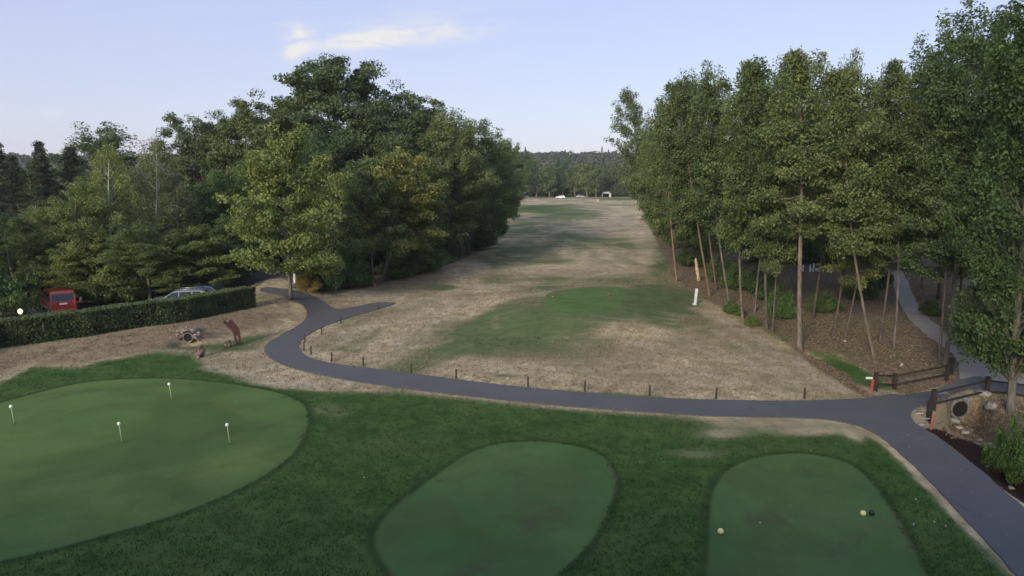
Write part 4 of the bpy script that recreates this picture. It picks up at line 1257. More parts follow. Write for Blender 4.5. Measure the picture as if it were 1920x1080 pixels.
# ------------------------------------------------------------------ hedge
def hedge():
    rng = np.random.default_rng(3)
    pts = [Vector((p[0], p[1], 0)) for p in HEDGE_FOOT]
    Hh, Wd = 1.45, 1.2
    acc = [0]
    for a, b_ in zip(pts[:-1], pts[1:]):
        acc.append(acc[-1] + (b_ - a).length)
    acc = np.array(acc)
    tot = acc[-1]
    xs = np.array([p.x for p in pts])
    ys = np.array([p.y for p in pts])

    def at(s, off):
        x = np.interp(s, acc, xs)
        y = np.interp(s, acc, ys)
        e_ = .4
        dx = np.interp(s + e_, acc, xs) - np.interp(s - e_, acc, xs)
        dy = np.interp(s + e_, acc, ys) - np.interp(s - e_, acc, ys)
        L = np.hypot(dx, dy) + 1e-9
        return x - dy / L * off, y + dx / L * off, -dy / L, dx / L
    root = empty('hedge', (float(xs[5]), float(ys[5]), float(H(xs[5], ys[5]))), 'long clipped green hedge on the bank in front of the parking area', 'hedge')
    inv = root.matrix_basis.inverted()
    # solid dark green core inside the leaves
    ns = 70
    S = np.linspace(.15, tot - .15, ns)
    ring = [(.16, .05), (.10, Hh * .5), (.16, Hh - .12), (Wd * .5, Hh - .09), (Wd - .16, Hh - .12), (Wd - .10, Hh * .5), (Wd - .16, .05)]
    V_ = []
    for (o_, z_) in ring:
        x, y, _, _ = at(S, o_)
        V_.append(np.stack([x, y, H(x, y) * 1.0 + z_], 1))
    V_ = np.stack(V_, 1)
    nr = len(ring)
    # lift each section to the ground height at its centre so the top stays level
    xc, yc, _, _ = at(S, Wd / 2)
    hc = np.asarray(H(xc, yc))
    for j, (o_, z_) in enumerate(ring):
        if z_ > .1:
            V_[:, j, 2] = np.maximum(hc, BANK_Z * .9) + z_
    F_ = []
    for i in range(ns - 1):
        for j in range(nr - 1):
            F_ += [i * nr + j, (i + 1) * nr + j, (i + 1) * nr + j + 1, i * nr + j + 1]
    me = mesh_np('hedge_inside', V_.reshape(-1, 3) - np.array(root.location), F_, 4, [M['core']])
    link('stems', me, root)
    # leaves over front, top, back and both ends
    n = 60000
    s = rng.uniform(0, tot, n)
    r = rng.uniform(0, 1, n)
    endm = rng.uniform(0, 1, n) < .03
    s = np.where(endm, np.where(rng.uniform(size=n) < .7, tot - rng.uniform(0, .12, n), rng.uniform(0, .1, n)), s)
    bump_ = .10 * np.sin(s * 1.7) * np.sin(s * .53 + 1) + .05 * np.sin(s * 4.1)
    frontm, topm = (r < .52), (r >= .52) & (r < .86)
    off = np.where(frontm, rng.uniform(-.06, .16, n) + bump_ * .6, np.where(topm, rng.uniform(0, Wd, n), Wd - rng.uniform(-.04, .14, n)))
    z_ = np.where(topm, Hh - rng.uniform(-.03, .12, n) + bump_ * .35, rng.uniform(0, Hh, n))
    off = np.where(endm, rng.uniform(0, Wd, n), off)
    z_ = np.where(endm, rng.uniform(0, Hh, n), z_)
    # thin places low on the front
    thin = frontm & (z_ < .9) & (np.sin(s * .9) + np.sin(s * 2.3 + 1) + rng.normal(0, .4, n) > 1.2)
    x, y, nx, ny = at(s, off)
    xc, yc, _, _ = at(s, Wd / 2)
    zb = np.maximum(H(xc, yc), BANK_Z * .9) * np.clip(z_ / .3, 0, 1) + H(x, y) * (1 - np.clip(z_ / .3, 0, 1))
    cen = np.stack([x, y, zb + z_], 1)
    nrm = np.stack([np.where(frontm, -nx, np.where(topm, 0, nx)), np.where(frontm, -ny, np.where(topm, 0, ny)), np.where(topm, 1.2, .25)], 1)
    keep = ~thin
    tint = np.clip(rng.uniform(0, .7, n) + np.where(topm, .55, 0) + .25 * np.sin(s * .8) * np.sin(z_ * 4 + s), 0, 1)  # top leaves tinted lighter to imitate light from the sky
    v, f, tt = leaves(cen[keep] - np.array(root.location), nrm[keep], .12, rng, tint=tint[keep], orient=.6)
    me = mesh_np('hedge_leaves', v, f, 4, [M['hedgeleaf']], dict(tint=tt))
    link('foliage', me, root)


hedge()

# ------------------------------------------------------------------ golf things
GP = 'practice flags on the putting green'
first = None
for (bx_, by_, tx_, ty_, lab) in [(27, 795, 23, 763, 'practice flag furthest left on the putting green'), (229, 830, 224, 790, 'practice flag in the middle left of the putting green'),
                                  (322, 750, 318, 720, 'practice flag furthest back on the putting green'), (431, 832, 424, 790, 'practice flag furthest right on the putting green, nearest the tee lawn')]:
    b_ = G(bx_, by_)
    hh = (by_ - ty_) * b_.y / F_PX * 1.0
    if first is None:
        o = empty('practice_flag', b_, lab, 'flag', GP)
        bm = bmesh.new()
        cyl(bm, (0, 0, -.05), (0, 0, .70), .016, .012, 10)
        bm_obj('pole', bm, M['polepaint'], o, True)
        bm = bmesh.new()
        bmesh.ops.create_uvsphere(bm, u_segments=14, v_segments=10, radius=.062)
        for v in bm.verts:
            v.co.z *= 1.25
            if v.co.z < 0:
                v.co.x *= 1 + v.co.z * 3
                v.co.y *= 1 + v.co.z * 3
        bmesh.ops.translate(bm, vec=(0, 0, .74), verts=bm.verts)
        bm_obj('knob', bm, M['flagwhite'], o, True)
        bm = bmesh.new()
        bmesh.ops.create_circle(bm, cap_ends=True, segments=16, radius=.055)
        bmesh.ops.translate(bm, vec=(0, 0, .012), verts=bm.verts)
        bm_obj('hole_shade_disc', bm, M['black'], o)  # flat black disc on the green, painted as the shade in the hole
        first = o
    else:
        o = first.copy()
        COL.objects.link(o)
        for ch in first.children:
            c_ = ch.copy()
            COL.objects.link(c_)
            c_.parent = o
        o['label'] = lab
    o.location = b_
    o.rotation_euler = (0, math.radians(-4.5), random.uniform(-.2, .2))


def tee_marker(px, py, mat, name, label, cat='tee marker', r=.085, group='tee markers'):
    p = G(px, py)
    bm = bmesh.new()
    bmesh.ops.create_uvsphere(bm, u_segments=18, v_segments=12, radius=r)
    cyl(bm, (0, 0, -r * 1.4), (0, 0, -r * .6), r * .22, r * .3, 10)
    o = bm_obj(name, bm, mat, None, True)
    o.location = p + Vector((0, 0, r * .95))
    return props(o, label, cat, group)


tee_marker(1351, 1001, M['yellow'], 'tee_marker', 'yellow ball tee marker on its own at the left of the right tee lawn')
tee_marker(1618, 967, M['yellow'], 'tee_marker', 'yellow ball tee marker beside the dark one on the right tee lawn')
tee_marker(1634, 966, M['darkball'], 'tee_marker', 'dark green ball tee marker touching distance from a yellow one')
tee_marker(1037, 559, M['orange'], 'tee_marker', 'orange red tee marker at the left of the raised far tee', r=.10)
tee_marker(1141, 553, M['orange'], 'tee_marker', 'orange red tee marker at the right of the raised far tee', r=.08)
for i, (px, py, lab) in enumerate([(119, 693, 'white golf ball in the grass behind the putting green'), (1713, 985, 'white golf ball in the rough beside the path, left one'),
                                   (1752, 981, 'white golf ball in the rough beside the path, upper one'), (1717, 938, 'white golf ball in the rough between tee lawn and path'),
                                   (1425, 982, 'white golf ball on the right tee lawn right of the yellow marker'), (683, 897, 'white golf ball in the rough left of the middle tee lawn'),                                    (1773, 988, 'white golf ball nearest the path edge')]):
    p = G(px, py)
    bm = bmesh.new()
    bmesh.ops.create_icosphere(bm, subdivisions=3, radius=.022)
    o = bm_obj('golf_ball', bm, M['golfball'], None, True)
    o.location = p + Vector((0, 0, .035))
    props(o, lab, 'golf ball', 'stray golf balls')

# low wooden posts along the path
posts = [(572, 642, 'low dark post at the inside of the path bend, upper one'), (570, 657, 'low dark post at the inside of the path bend, lower one'), (583, 665, 'low dark post just after the path bend'),
         (622, 678, 'low dark post third after the path bend'), (681, 687, 'low dark post left of the wide gap above the dry strip'), (771, 700, 'low dark post beyond the path below the twisting dry streaks'),
         (855, 711, 'low dark post left of the small white stones'), (990, 726, 'low dark post right of the small white stones'), (1096, 734, 'low dark post at the left end of the green strip'), (1218, 742, 'low dark post at the right end of the green strip'),
         (1342, 748, 'low dark post second from the right end of the row'), (1508, 748, 'low dark post at the right end of the row'), (603, 628, 'low dark post beside the side path, nearest one'), (639, 607, 'low dark post beside the side path, middle one'), (709, 581, 'low dark post near the tip of the side path')]
first = None
for (px, py, lab) in posts:
    p = G(px, py)
    if first is None:
        bm = bmesh.new()
        cyl(bm, (0, 0, -.2), (0, 0, .50), .046, .042, 12)
        cyl(bm, (0, 0, .50), (0, 0, .53), .042, .026, 12)
        cyl(bm, (0, 0, .36), (0, 0, .40), .047, .047, 12)
        o = bm_obj('path_post', bm, M['postwood'])
        first = o
    else:
        o = first.copy()
        COL.objects.link(o)
    o.location = p
    o.rotation_euler = (random.uniform(-.05, .05), random.uniform(-.05, .05), random.uniform(0, 3))
    props(o, lab, 'post', 'low posts along the path')


# golfer sculpture: cut from steel plate
def sculpture():
    p = G(447, 645)
    pts = [(1347, 682), (1352, 600), (1352, 520), (1346, 460), (1332, 410), (1310, 368), (1285, 335), (1258, 300), (1240, 272), (1222, 255), (1204, 248), (1188, 256), (1182, 275), (1180, 292), (1166, 298), (1150, 292), (1136, 276),
           (1122, 260), (1104, 258), (1096, 272), (1100, 290), (1094, 306), (1100, 324), (1118, 330), (1140, 346), (1154, 368), (1168, 392), (1196, 420), (1222, 452), (1238, 500), (1248, 560), (1262, 620), (1270, 660),
           (1262, 682), (1306, 684), (1302, 650), (1290, 600), (1284, 560), (1292, 536), (1304, 536), (1314, 560), (1318, 610), (1314, 650), (1310, 684)]
    s_ = 1 / 9.0 * (p.y / F_PX) * 1.02
    root = empty('golfer_sculpture', p, 'rusty flat steel sculpture of a golfer swinging, on the grass by the path bend', 'sculpture')
    bm = bmesh.new()
    q = chaikin([((a - 1310) * s_, (684 - b_) * s_) for a, b_ in pts], 1)
    vs_ = [bm.verts.new((a, 0, b_)) for a, b_ in q]
    tri = tessellate_polygon([[Vector((a, 0, b_)) for a, b_ in q]])
    for tr in tri:
        try:
            bm.faces.new([vs_[i] for i in tr])
        except ValueError:
            pass
    r = bmesh.ops.extrude_face_region(bm, geom=bm.faces[:])
    bmesh.ops.translate(bm, vec=(0, .035, 0), verts=[g for g in r['geom'] if isinstance(g, bmesh.types.BMVert)])
    bm_obj('figure', bm, M['rust'], root)
    bm = bmesh.new()
    bx(bm, (.0, .02, .01), (.34, .22, .03), 0, .005)
    bm_obj('base_plate', bm, M['rust'], root)
    root.rotation_euler = (0, 0, math.radians(18))


sculpture()
rngr = np.random.default_rng(12)


def boulder(px, py, size, label, mat='boulder', group='boulders', rz=0, name='boulder', sub=4, sink=.75):
    p = G(px, py)
    bm = rock_bm(rngr, size, sub)
    o = bm_obj(name, bm, M[mat], None, True)
    o.location = p + Vector((0, 0, size[2] * sink))
    o.rotation_euler = (rngr.uniform(-.2, .2), rngr.uniform(-.2, .2), rz)
    return props(o, label, 'boulder' if name == 'boulder' else 'stone', group)


boulder(377, 669, (.28, .22, .38), 'reddish brown boulder standing between putting green and culvert', rz=.3)
boulder(371, 672, (.13, .12, .12), 'small dark stone at the foot of the nearer boulder', rz=.3)
boulder(429, 651, (.30, .24, .24), 'reddish brown boulder next to the golfer sculpture', rz=1.2)


# culverts
def culvert(p, face_az, r_in, r_out, depth, label, stones, seedc, mat_st, spread, name='culvert'):
    """a concrete pipe end with stones laid round it; face_az: direction its mouth looks (radians, from +X)"""
    rng = np.random.default_rng(seedc)
    root = empty(name, p, label, 'culvert', rotz=face_az)
    # pipe along local -X going into the bank
    n = 28
    ang = np.linspace(0, 2 * math.pi, n, endpoint=False)
    prof_ = [(r_in, -depth), (r_in, 0), (r_out, 0), (r_out, -depth)]
    V_ = []
    for (r, x) in prof_:
        V_.append(np.stack([np.full(n, x), np.cos(ang) * r, np.sin(ang) * r], 1))
    V_ = np.concatenate(V_)
    F_ = []
    for j in range(3):
        for k in range(n):
            F_ += [j * n + k, j * n + (k + 1) % n, (j + 1) * n + (k + 1) % n, (j + 1) * n + k]
    link('pipe', mesh_np('pipe', V_, F_, 4, [M['concrete']], smooth_=False), root)
    bm = bmesh.new()
    bmesh.ops.create_circle(bm, cap_ends=True, segments=28, radius=r_in * .999)
    bmesh.ops.rotate(bm, cent=(0, 0, 0), matrix=Matrix.Rotation(math.pi / 2, 3, 'Y'), verts=bm.verts)
    bmesh.ops.translate(bm, vec=(-.06, 0, 0), verts=bm.verts)
    bm_obj('shade_disc', bm, M['black'], root)  # black disc close behind the mouth, painted as the shade inside the pipe
    # stones packed round the ring: one surface of masonry
    verts, faces, acc_ = [], [], 0
    for k in range(stones):
        a = rng.uniform(-.35, math.pi + .35)
        rad_ = r_out + rng.uniform(.05, spread)
        s_ = rng.uniform(.07, .15)
        bmr = rock_bm(rng, (s_ * .7, s_ * 1.1, s_ * .8), 2)
        co = np.array([v.co[:] for v in bmr.verts]) + np.array([-.06 - (rad_ - r_out) * .30, math.cos(a) * rad_, min(math.sin(a) * rad_, .40 + .0 * rad_)])
        fc = np.array([[v.index for v in f.verts] for f in bmr.faces])
        verts.append(co)
        faces.append(fc + acc_)
        acc_ += len(co)
        bmr.free()
    me = mesh_np('headwall', np.concatenate(verts), np.concatenate(faces).ravel(), 3, [M[mat_st]], smooth_=True)
    link('headwall', me, root)
    return root


culvert(Vector((MOUTH_L[0], MOUTH_L[1], .28)), math.radians(-84), .25, .31, 1.6, 'dark round pipe mouth ringed with stones in the bank below the hedge', 34, 4, 'bankstone', .40)
for i, (px, py, s_, lab) in enumerate([(335, 623, .13, 'whitish stone at the upper left of the bank pipe'), (343, 624, .10, 'second whitish stone closer to the bank pipe'), (354, 644, .07, 'small pale stone just under the bank pipe'), (350, 614, .08, 'small pale stone above the bank pipe')]):
    boulder(px, py, (s_, s_, s_ * .9), lab, 'palestone', 'pale stones at the bank pipe', name='stone', sub=3, sink=.5)
culvert(Vector((MOUTH[0], MOUTH[1], -.47)), math.radians(-86), .38, .47, 1.5, 'dark concrete pipe mouth in the ditch under the second wooden fence', 46, 6, 'greystone', .75)
GSN = 'stones laid around the ditch'
for i, (px, py, s_, m_, lab) in enumerate([(1783, 790, (.42, .18, .16), 'greystone', 'long grey slab sloping down left of the ditch pipe'), (1797, 803, (.22, .12, .10), 'palestone', 'pale flat stone just below the long grey slab'),
                                           (1808, 812, (.20, .13, .10), 'palestone', 'pale stone on the ditch edge, second below the slab'), (1838, 826, (.17, .12, .09), 'greystone', 'small grey stone halfway along the ditch edge'),
                                           (1853, 834, (.30, .12, .09), 'palestone', 'long pale flat stone on the ditch edge'), (1866, 842, (.22, .12, .1), 'palestone', 'pale stone at the lower end of the ditch edge'),
                                           (1840, 775, (.35, .25, .25), 'greystone', 'grey rock right of the ditch pipe'), (1855, 790, (.28, .2, .2), 'greystone', 'smaller grey rock right of the ditch pipe'),
                                           (1733, 786, (.25, .2, .06), 'palestone', 'pale flat paving stone inside the path corner, left'), (1722, 776, (.25, .22, .06), 'palestone', 'pale flat paving stone inside the path corner, upper'),
                                           (1736, 770, (.22, .2, .06), 'palestone', 'pale flat paving stone beside the fence foot'), (1895, 916, (.14, .1, .07), 'palestone', 'little pale stone below the bright shrub'), (1727, 796, (.2, .16, .06), 'greystone', 'grey flat stone at the path corner tip'),
                                           (1862, 768, (.3, .22, .3), 'greystone', 'grey rock below the fence post on the ditch wall')]):
    boulder(px, py, s_, lab, m_, GSN, rz=-.6 + rngr.uniform(-.3, .3), name='stone', sub=3, sink=.45)
boulder(1690, 688, (.11, .10, .15), 'small white stone in the leaves behind the first fence', 'palestone', 'small stones in the wood', name='stone', sub=3)
boulder(1584, 641, (.12, .10, .08), 'pale small stone at the foot of a thin trunk', 'palestone', 'small stones in the wood', name='stone', sub=3)
boulder(943, 709, (.14, .1, .04), 'flat white stone in the grass above the path, left', 'palestone', 'white stones above the path', name='stone', sub=3)
boulder(952, 710, (.14, .1, .05), 'flat white stone in the grass above the path, right', 'palestone', 'white stones above the path', name='stone', sub=3)


# wooden fences
def fence(name, label, post_list, rail_list):
    """posts: (px, y_base, y_top); rails: lists of (px,py) at which z they run is found from the posts' line"""
    b0 = G(post_list[0][0], post_list[0][1])
    root = empty(name, b0, label, 'fence', 'wooden fences at the culverts')
    bases = []
    for (px, yb, yt, r) in post_list:
        g_ = G(px, yb)
        top = at_depth(px, yt, g_.y)
        bases.append((px, g_, top.z))
        bm = bmesh.new()
        bx(bm, (0, 0, (top.z - g_.z) / 2 - .15), (r * 2, r * 2, top.z - g_.z + .3), random.uniform(-.2, .2), .02)
        o = bm_obj('post', bm, M['darkwood'], root)
        o.location = g_ - b0
    for (k0, k1, y0, y1) in rail_list:
        px0, g0, _ = bases[k0]
        px1, g1, _ = bases[k1]
        a = at_depth(px0, y0, g0.y)
        c_ = at_depth(px1, y1, g1.y)
        off = Vector((0, -.02, 0))
        a, c_ = a + off, c_ + off
        d = (c_ - a)
        bm = bmesh.new()
        cyl(bm, (0, 0, 0), d, .048, .044, 10)
        o = bm_obj('rail', bm, M['darkwood'], root, True)
        o.location = a - b0
    return root


fence('wooden_fence', 'dark two rail wooden fence on the far side of the path, by the leaf litter',
      [(1640.5, 735, 698, .085), (1677, 729, 700, .085), (1775, 714, 682, .07), (1782, 702, 671, .09)],
      [(0, 1, 703, 705), (1, 2, 705, 686), (0, 1, 720, 721), (1, 2, 721, 702)])
fence('wooden_fence', 'dark two rail wooden fence above the ditch pipe at the path corner',
      [(1741, 790, 750, .085), (1749, 766, 730, .09), (1850, 740, 706, .09), (1892, 742, 710, .08), (1960, 752, 718, .08)],
      [(1, 2, 737, 714), (2, 3, 713, 718), (1, 2, 757, 733), (2, 3, 733, 737), (3, 4, 718, 727), (3, 4, 737, 747)])


def stake(px, yb, yt, w_, mat, name, label, cat, lean=0.0, arm=None, group=None):
    g_ = G(px, yb)
    h_ = at_depth(px, yt, g_.y).z - g_.z
    root = empty(name, g_, label, cat, group)
    bm = bmesh.new()
    bx(bm, (0, 0, h_ / 2 - .05), (w_, w_ * .6, h_ + .1), .2, .006)
    bm_obj('stake', bm, mat, root)
    if arm:
        bm = bmesh.new()
        bx(bm, (arm[0], -.03, h_ + arm[1]), (arm[2], .03, .10), .1, .008)
        bm_obj('board', bm, M['whitepaint'], root)
    root.rotation_euler = (0, lean, 0)
    return root


stake(1634, 735, 711, .11, M['orange'], 'marker_stake', 'short orange red stake with a small white board beside the first fence', 'stake', .03, (-.2, .06, .34), 'orange red stakes')
stake(1745, 805, 777, .07, M['redmark'], 'marker_stake', 'thin faded red stake in front of the second fence', 'stake', .07, None, 'orange red stakes')
b_ = G(1696, 534)
# white marker post by the fairway corner
g_ = G(1303, 571)
root = empty('marker_post', g_, 'white leaning marker post on the green at the fairway corner', 'post')
hh = at_depth(1306, 541, g_.y).z - g_.z
bm = bmesh.new()
bx(bm, (0, 0, hh / 2), (.19, .14, hh), .1, .02)
bm_obj('post', bm, M['whitepaint'], root)
bm = bmesh.new()
bx(bm, (-.06, -.03, .02), (.30, .22, .07), 0, .02)
bm_obj('foot', bm, M['whitepaint'], root)
root.rotation_euler = (0, math.radians(4), 0)
# pale broken trunk
g_ = G(1310, 527)
tb = Tubes()
s_ = g_.y / F_PX
prev = [(0, 0, -.1), (-.02, 0, .3), (-.10, 0, .7), (-.22, .02, 1.2), (-.28, .02, 1.7), (-.36, .02, 2.0), (-.35, .02, 2.25)]
tb.add(prev, [.19, .17, .15, .15, .13, .10, .03], 10, True, np.random.default_rng(2), .25)
o = link('broken_trunk', tb.mesh('broken_trunk', simple('bare_wood', (.42, .32, .22), .8, var=.25, scale=5, bump=.02)))
o.location = g_
props(o, 'pale broken tree trunk with its bark gone at the fairway corner', 'broken trunk')
# red mark at the foot of the slim pale tree
g_ = G(700, 538)
stake(703, 540, 531, .12, M['redmark'], 'marker_peg', 'small faded red peg at the foot of the slim pale trunk', 'peg')
# white sign post by the road
g_ = G(553, 540)
root = empty('sign_post', g_, 'slim white post with dark foot beside the road behind the maple trunk', 'post')
hh = at_depth(553, 500, g_.y).z - g_.z
bm = bmesh.new()
bx(bm, (0, 0, hh * .6), (.17, .08, hh * .8), 0, .01)
bm_obj('post', bm, M['whitepaint'], root)
bm = bmesh.new()
bx(bm, (0, 0, hh * .08), (.34, .26, hh * .2), 0, .03)
bm_obj('foot', bm, M['trimblack'], root)

# globe lamp by the parking area
b_ = at_depth(38, 584, 49)
gz = float(H(b_.x, 49))
root = empty('garden_lamp', (b_.x, 49, gz), 'small glowing yellow globe lamp left of the red van', 'lamp')
bm = bmesh.new()
cyl(bm, (0, 0, 0), (0, 0, b_.z - gz - .12), .045, .035, 10)
bm_obj('pole', bm, M['trimblack'], root, True)
bm = bmesh.new()
bmesh.ops.create_uvsphere(bm, u_segments=16, v_segments=12, radius=.15)
bmesh.ops.scale(bm, vec=(1, 1, 1.3), verts=bm.verts)
bmesh.ops.translate(bm, vec=(0, 0, b_.z - gz), verts=bm.verts)
bm_obj('globe', bm, M['globe'], root, True)

# white barrier deep in the right wood
bp = G(1470, 510)
root = empty('white_barrier', bp, 'low white barrier with upright white posts seen between the right wood trunks', 'barrier')
Yb = bp.y


def wb(px, y0, y1, w_):
    a = at_depth(px, y0, Yb)
    c_ = at_depth(px, y1, Yb)
    bm = bmesh.new()
    bx(bm, (a.x - bp.x, 0, (a.z + c_.z) / 2 - bp.z), (w_, .12, abs(a.z - c_.z)), 0, .03)
    return bm


for (px, y0, y1) in [(1458, 498, 509), (1463, 499, 510), (1506, 497, 509), (1519, 496, 510), (1526, 494, 510), (1539, 498, 509), (1553, 501, 510), (1570, 497, 509)]:
    bm_obj('post', wb(px, y0, y1, .15), M['whitepaint'], root)
for (x0, x1) in [(1500, 1508), (1520, 1524), (1529, 1540), (1557, 1572)]:
    a, c_ = at_depth(x0, 504, Yb), at_depth(x1, 504, Yb)
    bm = bmesh.new()
    bx(bm, ((a.x + c_.x) / 2 - bp.x, .04, a.z - bp.z - .1), (c_.x - a.x, .06, .35), 0, .02)
    bm_obj('panel', bm, simple('dull_white_panel', (.40, .44, .43), .6), root)


# dark shrubs at the back of the right wood, behind the barrier
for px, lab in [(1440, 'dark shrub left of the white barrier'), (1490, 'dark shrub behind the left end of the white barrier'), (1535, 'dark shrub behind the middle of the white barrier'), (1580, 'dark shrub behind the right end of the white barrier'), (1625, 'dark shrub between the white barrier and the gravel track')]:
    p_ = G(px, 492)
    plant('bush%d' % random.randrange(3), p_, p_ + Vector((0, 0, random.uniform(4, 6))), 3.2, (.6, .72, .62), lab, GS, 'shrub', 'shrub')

# unseen building added behind the camera to shade the near lawns
root = empty('shade_building', (-6, -8, 0), 'unseen two storey building added behind the viewpoint to shade the near lawns', 'building')
bm = bmesh.new()
bx(bm, (0, 0, 4.4), (46, 13, 9.2))
bm_obj('wall', bm, simple('render_wall', (.55, .52, .45), .9, var=.06), root)
bm = bmesh.new()
bx(bm, (0, 0, 9.2), (47.2, 14.2, .35), 0, .03)
bm_obj('roof', bm, simple('roof_sheet', (.12, .11, .10), .8), root)
for kx in range(10):
    for z_ in (2.0, 6.0):
        bm = bmesh.new()
        bx(bm, (-20.5 + kx * 4.5, 6.53, z_), (2.0, .10, 1.5), 0, .01)
        wf = bm_obj('window', bm, M['whitepaint'], root)
        bm = bmesh.new()
        bx(bm, (-20.5 + kx * 4.5, 6.60, z_), (1.8, .02, 1.3))
        bm_obj('pane', bm, M['glass'], wf)

# ------------------------------------------------------------------ vehicles
def car(p, az, L, W, prof, glass_side, mat, name, label, cat, wheels, rear_glass, front_glass, lamp_z=.75, tall=False, group=None):
    """car pointing along local +X; prof: side outline (x,z); az: heading"""
    root = empty(name, p, label, cat, group, rotz=az)
    bm = bmesh.new()
    n = len(prof)
    zt = max(z for _, z in prof)

    def inset(z):
        return 0 if z < zt * .52 else (z - zt * .52) / (zt * .48) * (.10 if tall else .22)
    lay = [(-1, 0), (1, 0)]
    vs_ = []
    for sgn in (-1, 1):
        vs_.append([bm.verts.new((x, sgn * (W / 2 - inset(z)), z)) for x, z in prof])
    for i in range(n):
        j = (i + 1) % n
        bm.faces.new([vs_[0][i], vs_[0][j], vs_[1][j], vs_[1][i]])
    for s_ in (0, 1):
        tri = tessellate_polygon([[Vector((x, z, 0)) for x, z in prof]])
        for tr in tri:
            bm.faces.new([vs_[s_][k] for k in tr])
    es = [e_ for e_ in bm.edges if e_.calc_face_angle(0) > .5 and abs(e_.verts[0].co.y - e_.verts[1].co.y) < .02 and abs(e_.verts[0].co.y) > .1]
    bmesh.ops.bevel(bm, geom=es, offset=.05, segments=2, affect='EDGES')
    bm_obj('body', bm, mat, root)

    def pane(pts, nm='window', matg=M['glass'], th=.012):
        bmw = bmesh.new()
        a = [bmw.verts.new(q_) for q_ in pts]
        f = bmw.faces.new(a)
        f.normal_update()
        nn = f.normal.copy()
        r = bmesh.ops.extrude_face_region(bmw, geom=[f])
        bmesh.ops.translate(bmw, vec=nn * th, verts=[g for g in r['geom'] if isinstance(g, bmesh.types.BMVert)])
        bmesh.ops.translate(bmw, vec=-nn * th * .3, verts=bmw.verts)
        return bm_obj(nm, bmw, matg, root)
    for pts in glass_side:
        for sgn in (-1, 1):
            q_ = [(x, sgn * (W / 2 - inset(z) + .008), z) for x, z in pts]
            if sgn > 0:
                q_ = q_[::-1]
            pane(q_)
    for (x0, z0, x1, z1, nm) in (rear_glass + ('rear_window',), front_glass + ('windscreen',)):
        i0, i1 = inset(z0) + .10, inset(z1) + .10
        q_ = [(x0, -(W / 2 - i0), z0), (x0, (W / 2 - i0), z0), (x1, (W / 2 - i1), z1), (x1, -(W / 2 - i1), z1)]
        if nm == 'rear_window':
            q_ = q_[::-1]
        pane(q_, nm)
    for (wx, r) in wheels:
        for sgn in (-1, 1):
            bmw = bmesh.new()
            cyl(bmw, (0, -.1, 0), (0, .1, 0), r, r, 24)
            o = bm_obj('wheel', bmw, M['tyre'], root, False)
            o.location = (wx, sgn * (W / 2 - .09), r)
            bmw = bmesh.new()
            cyl(bmw, (0, 0, 0), (0, sgn * .012, 0), r * .62, r * .58, 20)
            o2 = bm_obj('rim', bmw, M['rim'], o)
            o2.location = (0, sgn * .102, 0)
    xr = min(x for x, _ in prof)
    xf = max(x for x, _ in prof)
    for sgn in (-1, 1):
        bmw = bmesh.new()
        bx(bmw, (xr + .02, sgn * (W / 2 - .10), lamp_z), (.07, .12, .5 if tall else .18), 0, .015)
        bm_obj('tail_lamp', bmw, M['lamp_red'], root)
        bmw = bmesh.new()
        bx(bmw, (xf - .05, sgn * (W / 2 - .22), lamp_z * .85), (.12, .30, .16), 0, .03)
        bm_obj('headlight', bmw, M['lamp_clear'], root)
        bmw = bmesh.new()
        bx(bmw, (front_glass[0] - .35, sgn * (W / 2 + .07), front_glass[1] + .12), (.10, .16, .16), 0, .03)
        bm_obj('mirror', bmw, mat, root)
    bmw = bmesh.new()
    bx(bmw, (xr - .012, 0, lamp_z * .9 if tall else .55), (.02, .52, .12), 0, .004)
    bm_obj('number_plate', bmw, M['plate'], root)
    bmw = bmesh.new()
    bx(bmw, (xr - .02, 0, .38), (.10, W * .96, .16), 0, .03)
    bm_obj('bumper', bmw, mat, root)
    return root


van_prof = [(-2.1, .28), (2.05, .28), (2.15, .5), (2.12, .85), (1.9, 1.0), (1.15, 1.12), (.55, 1.72), (.35, 1.80), (-1.85, 1.82), (-1.98, 1.72), (-2.12, 1.0), (-2.14, .5)]
hatch_prof = [(-2.0, .25), (1.95, .25), (2.1, .45), (2.05, .68), (1.85, .78), (.95, .92), (.25, 1.38), (.0, 1.44), (-1.2, 1.42), (-1.4, 1.36), (-1.95, .92), (-2.06, .7), (-2.08, .42)]
vp = at_depth(102, 590, 52.3)
vz = float(H(vp.x, vp.y))
print('van', vp, vz)
car(Vector((vp.x - .7, vp.y + 1.6, vz + .012)), math.radians(133), 4.2, 1.72, van_prof, [[(-1.85, 1.02), (-.75, 1.04), (-.75, 1.64), (-1.78, 1.64)], [(-.65, 1.04), (.15, 1.06), (.15, 1.64), (-.65, 1.64)], [(.25, 1.06), (.95, 1.10), (.45, 1.62), (.25, 1.64)]],
    M['carred'], 'parked_van', 'red van seen from behind, parked under the trees left of the hedge', 'van', [(-1.3, .31), (1.35, .31)], (-2.125, 1.06, -2.01, 1.62), (1.14, 1.14, .60, 1.66), .95, True)
bp_ = at_depth(402, 548, 57)
bz = float(H(bp_.x, 57))
print('car z', bz)
side = [[(-1.3, .95), (-.35, .95), (-.35, 1.34), (-1.05, 1.34)], [(-.27, .95), (.75, .95), (.22, 1.30), (-.27, 1.34)]]
car(Vector((bp_.x, 57, bz)), math.radians(-15), 4.1, 1.7, hatch_prof, side, M['carblue'], 'parked_car', 'dark blue car mostly hidden behind the right end of the hedge', 'car', [(-1.25, .3), (1.3, .3)], (-1.90, .97, -1.45, 1.34), (.92, .95, .28, 1.36))
est_prof = [(-2.2, .25), (2.1, .25), (2.25, .45), (2.2, .70), (2.0, .80), (1.15, .94), (.35, 1.42), (.1, 1.48), (-1.7, 1.47), (-1.95, 1.38), (-2.2, .95), (-2.25, .5)]
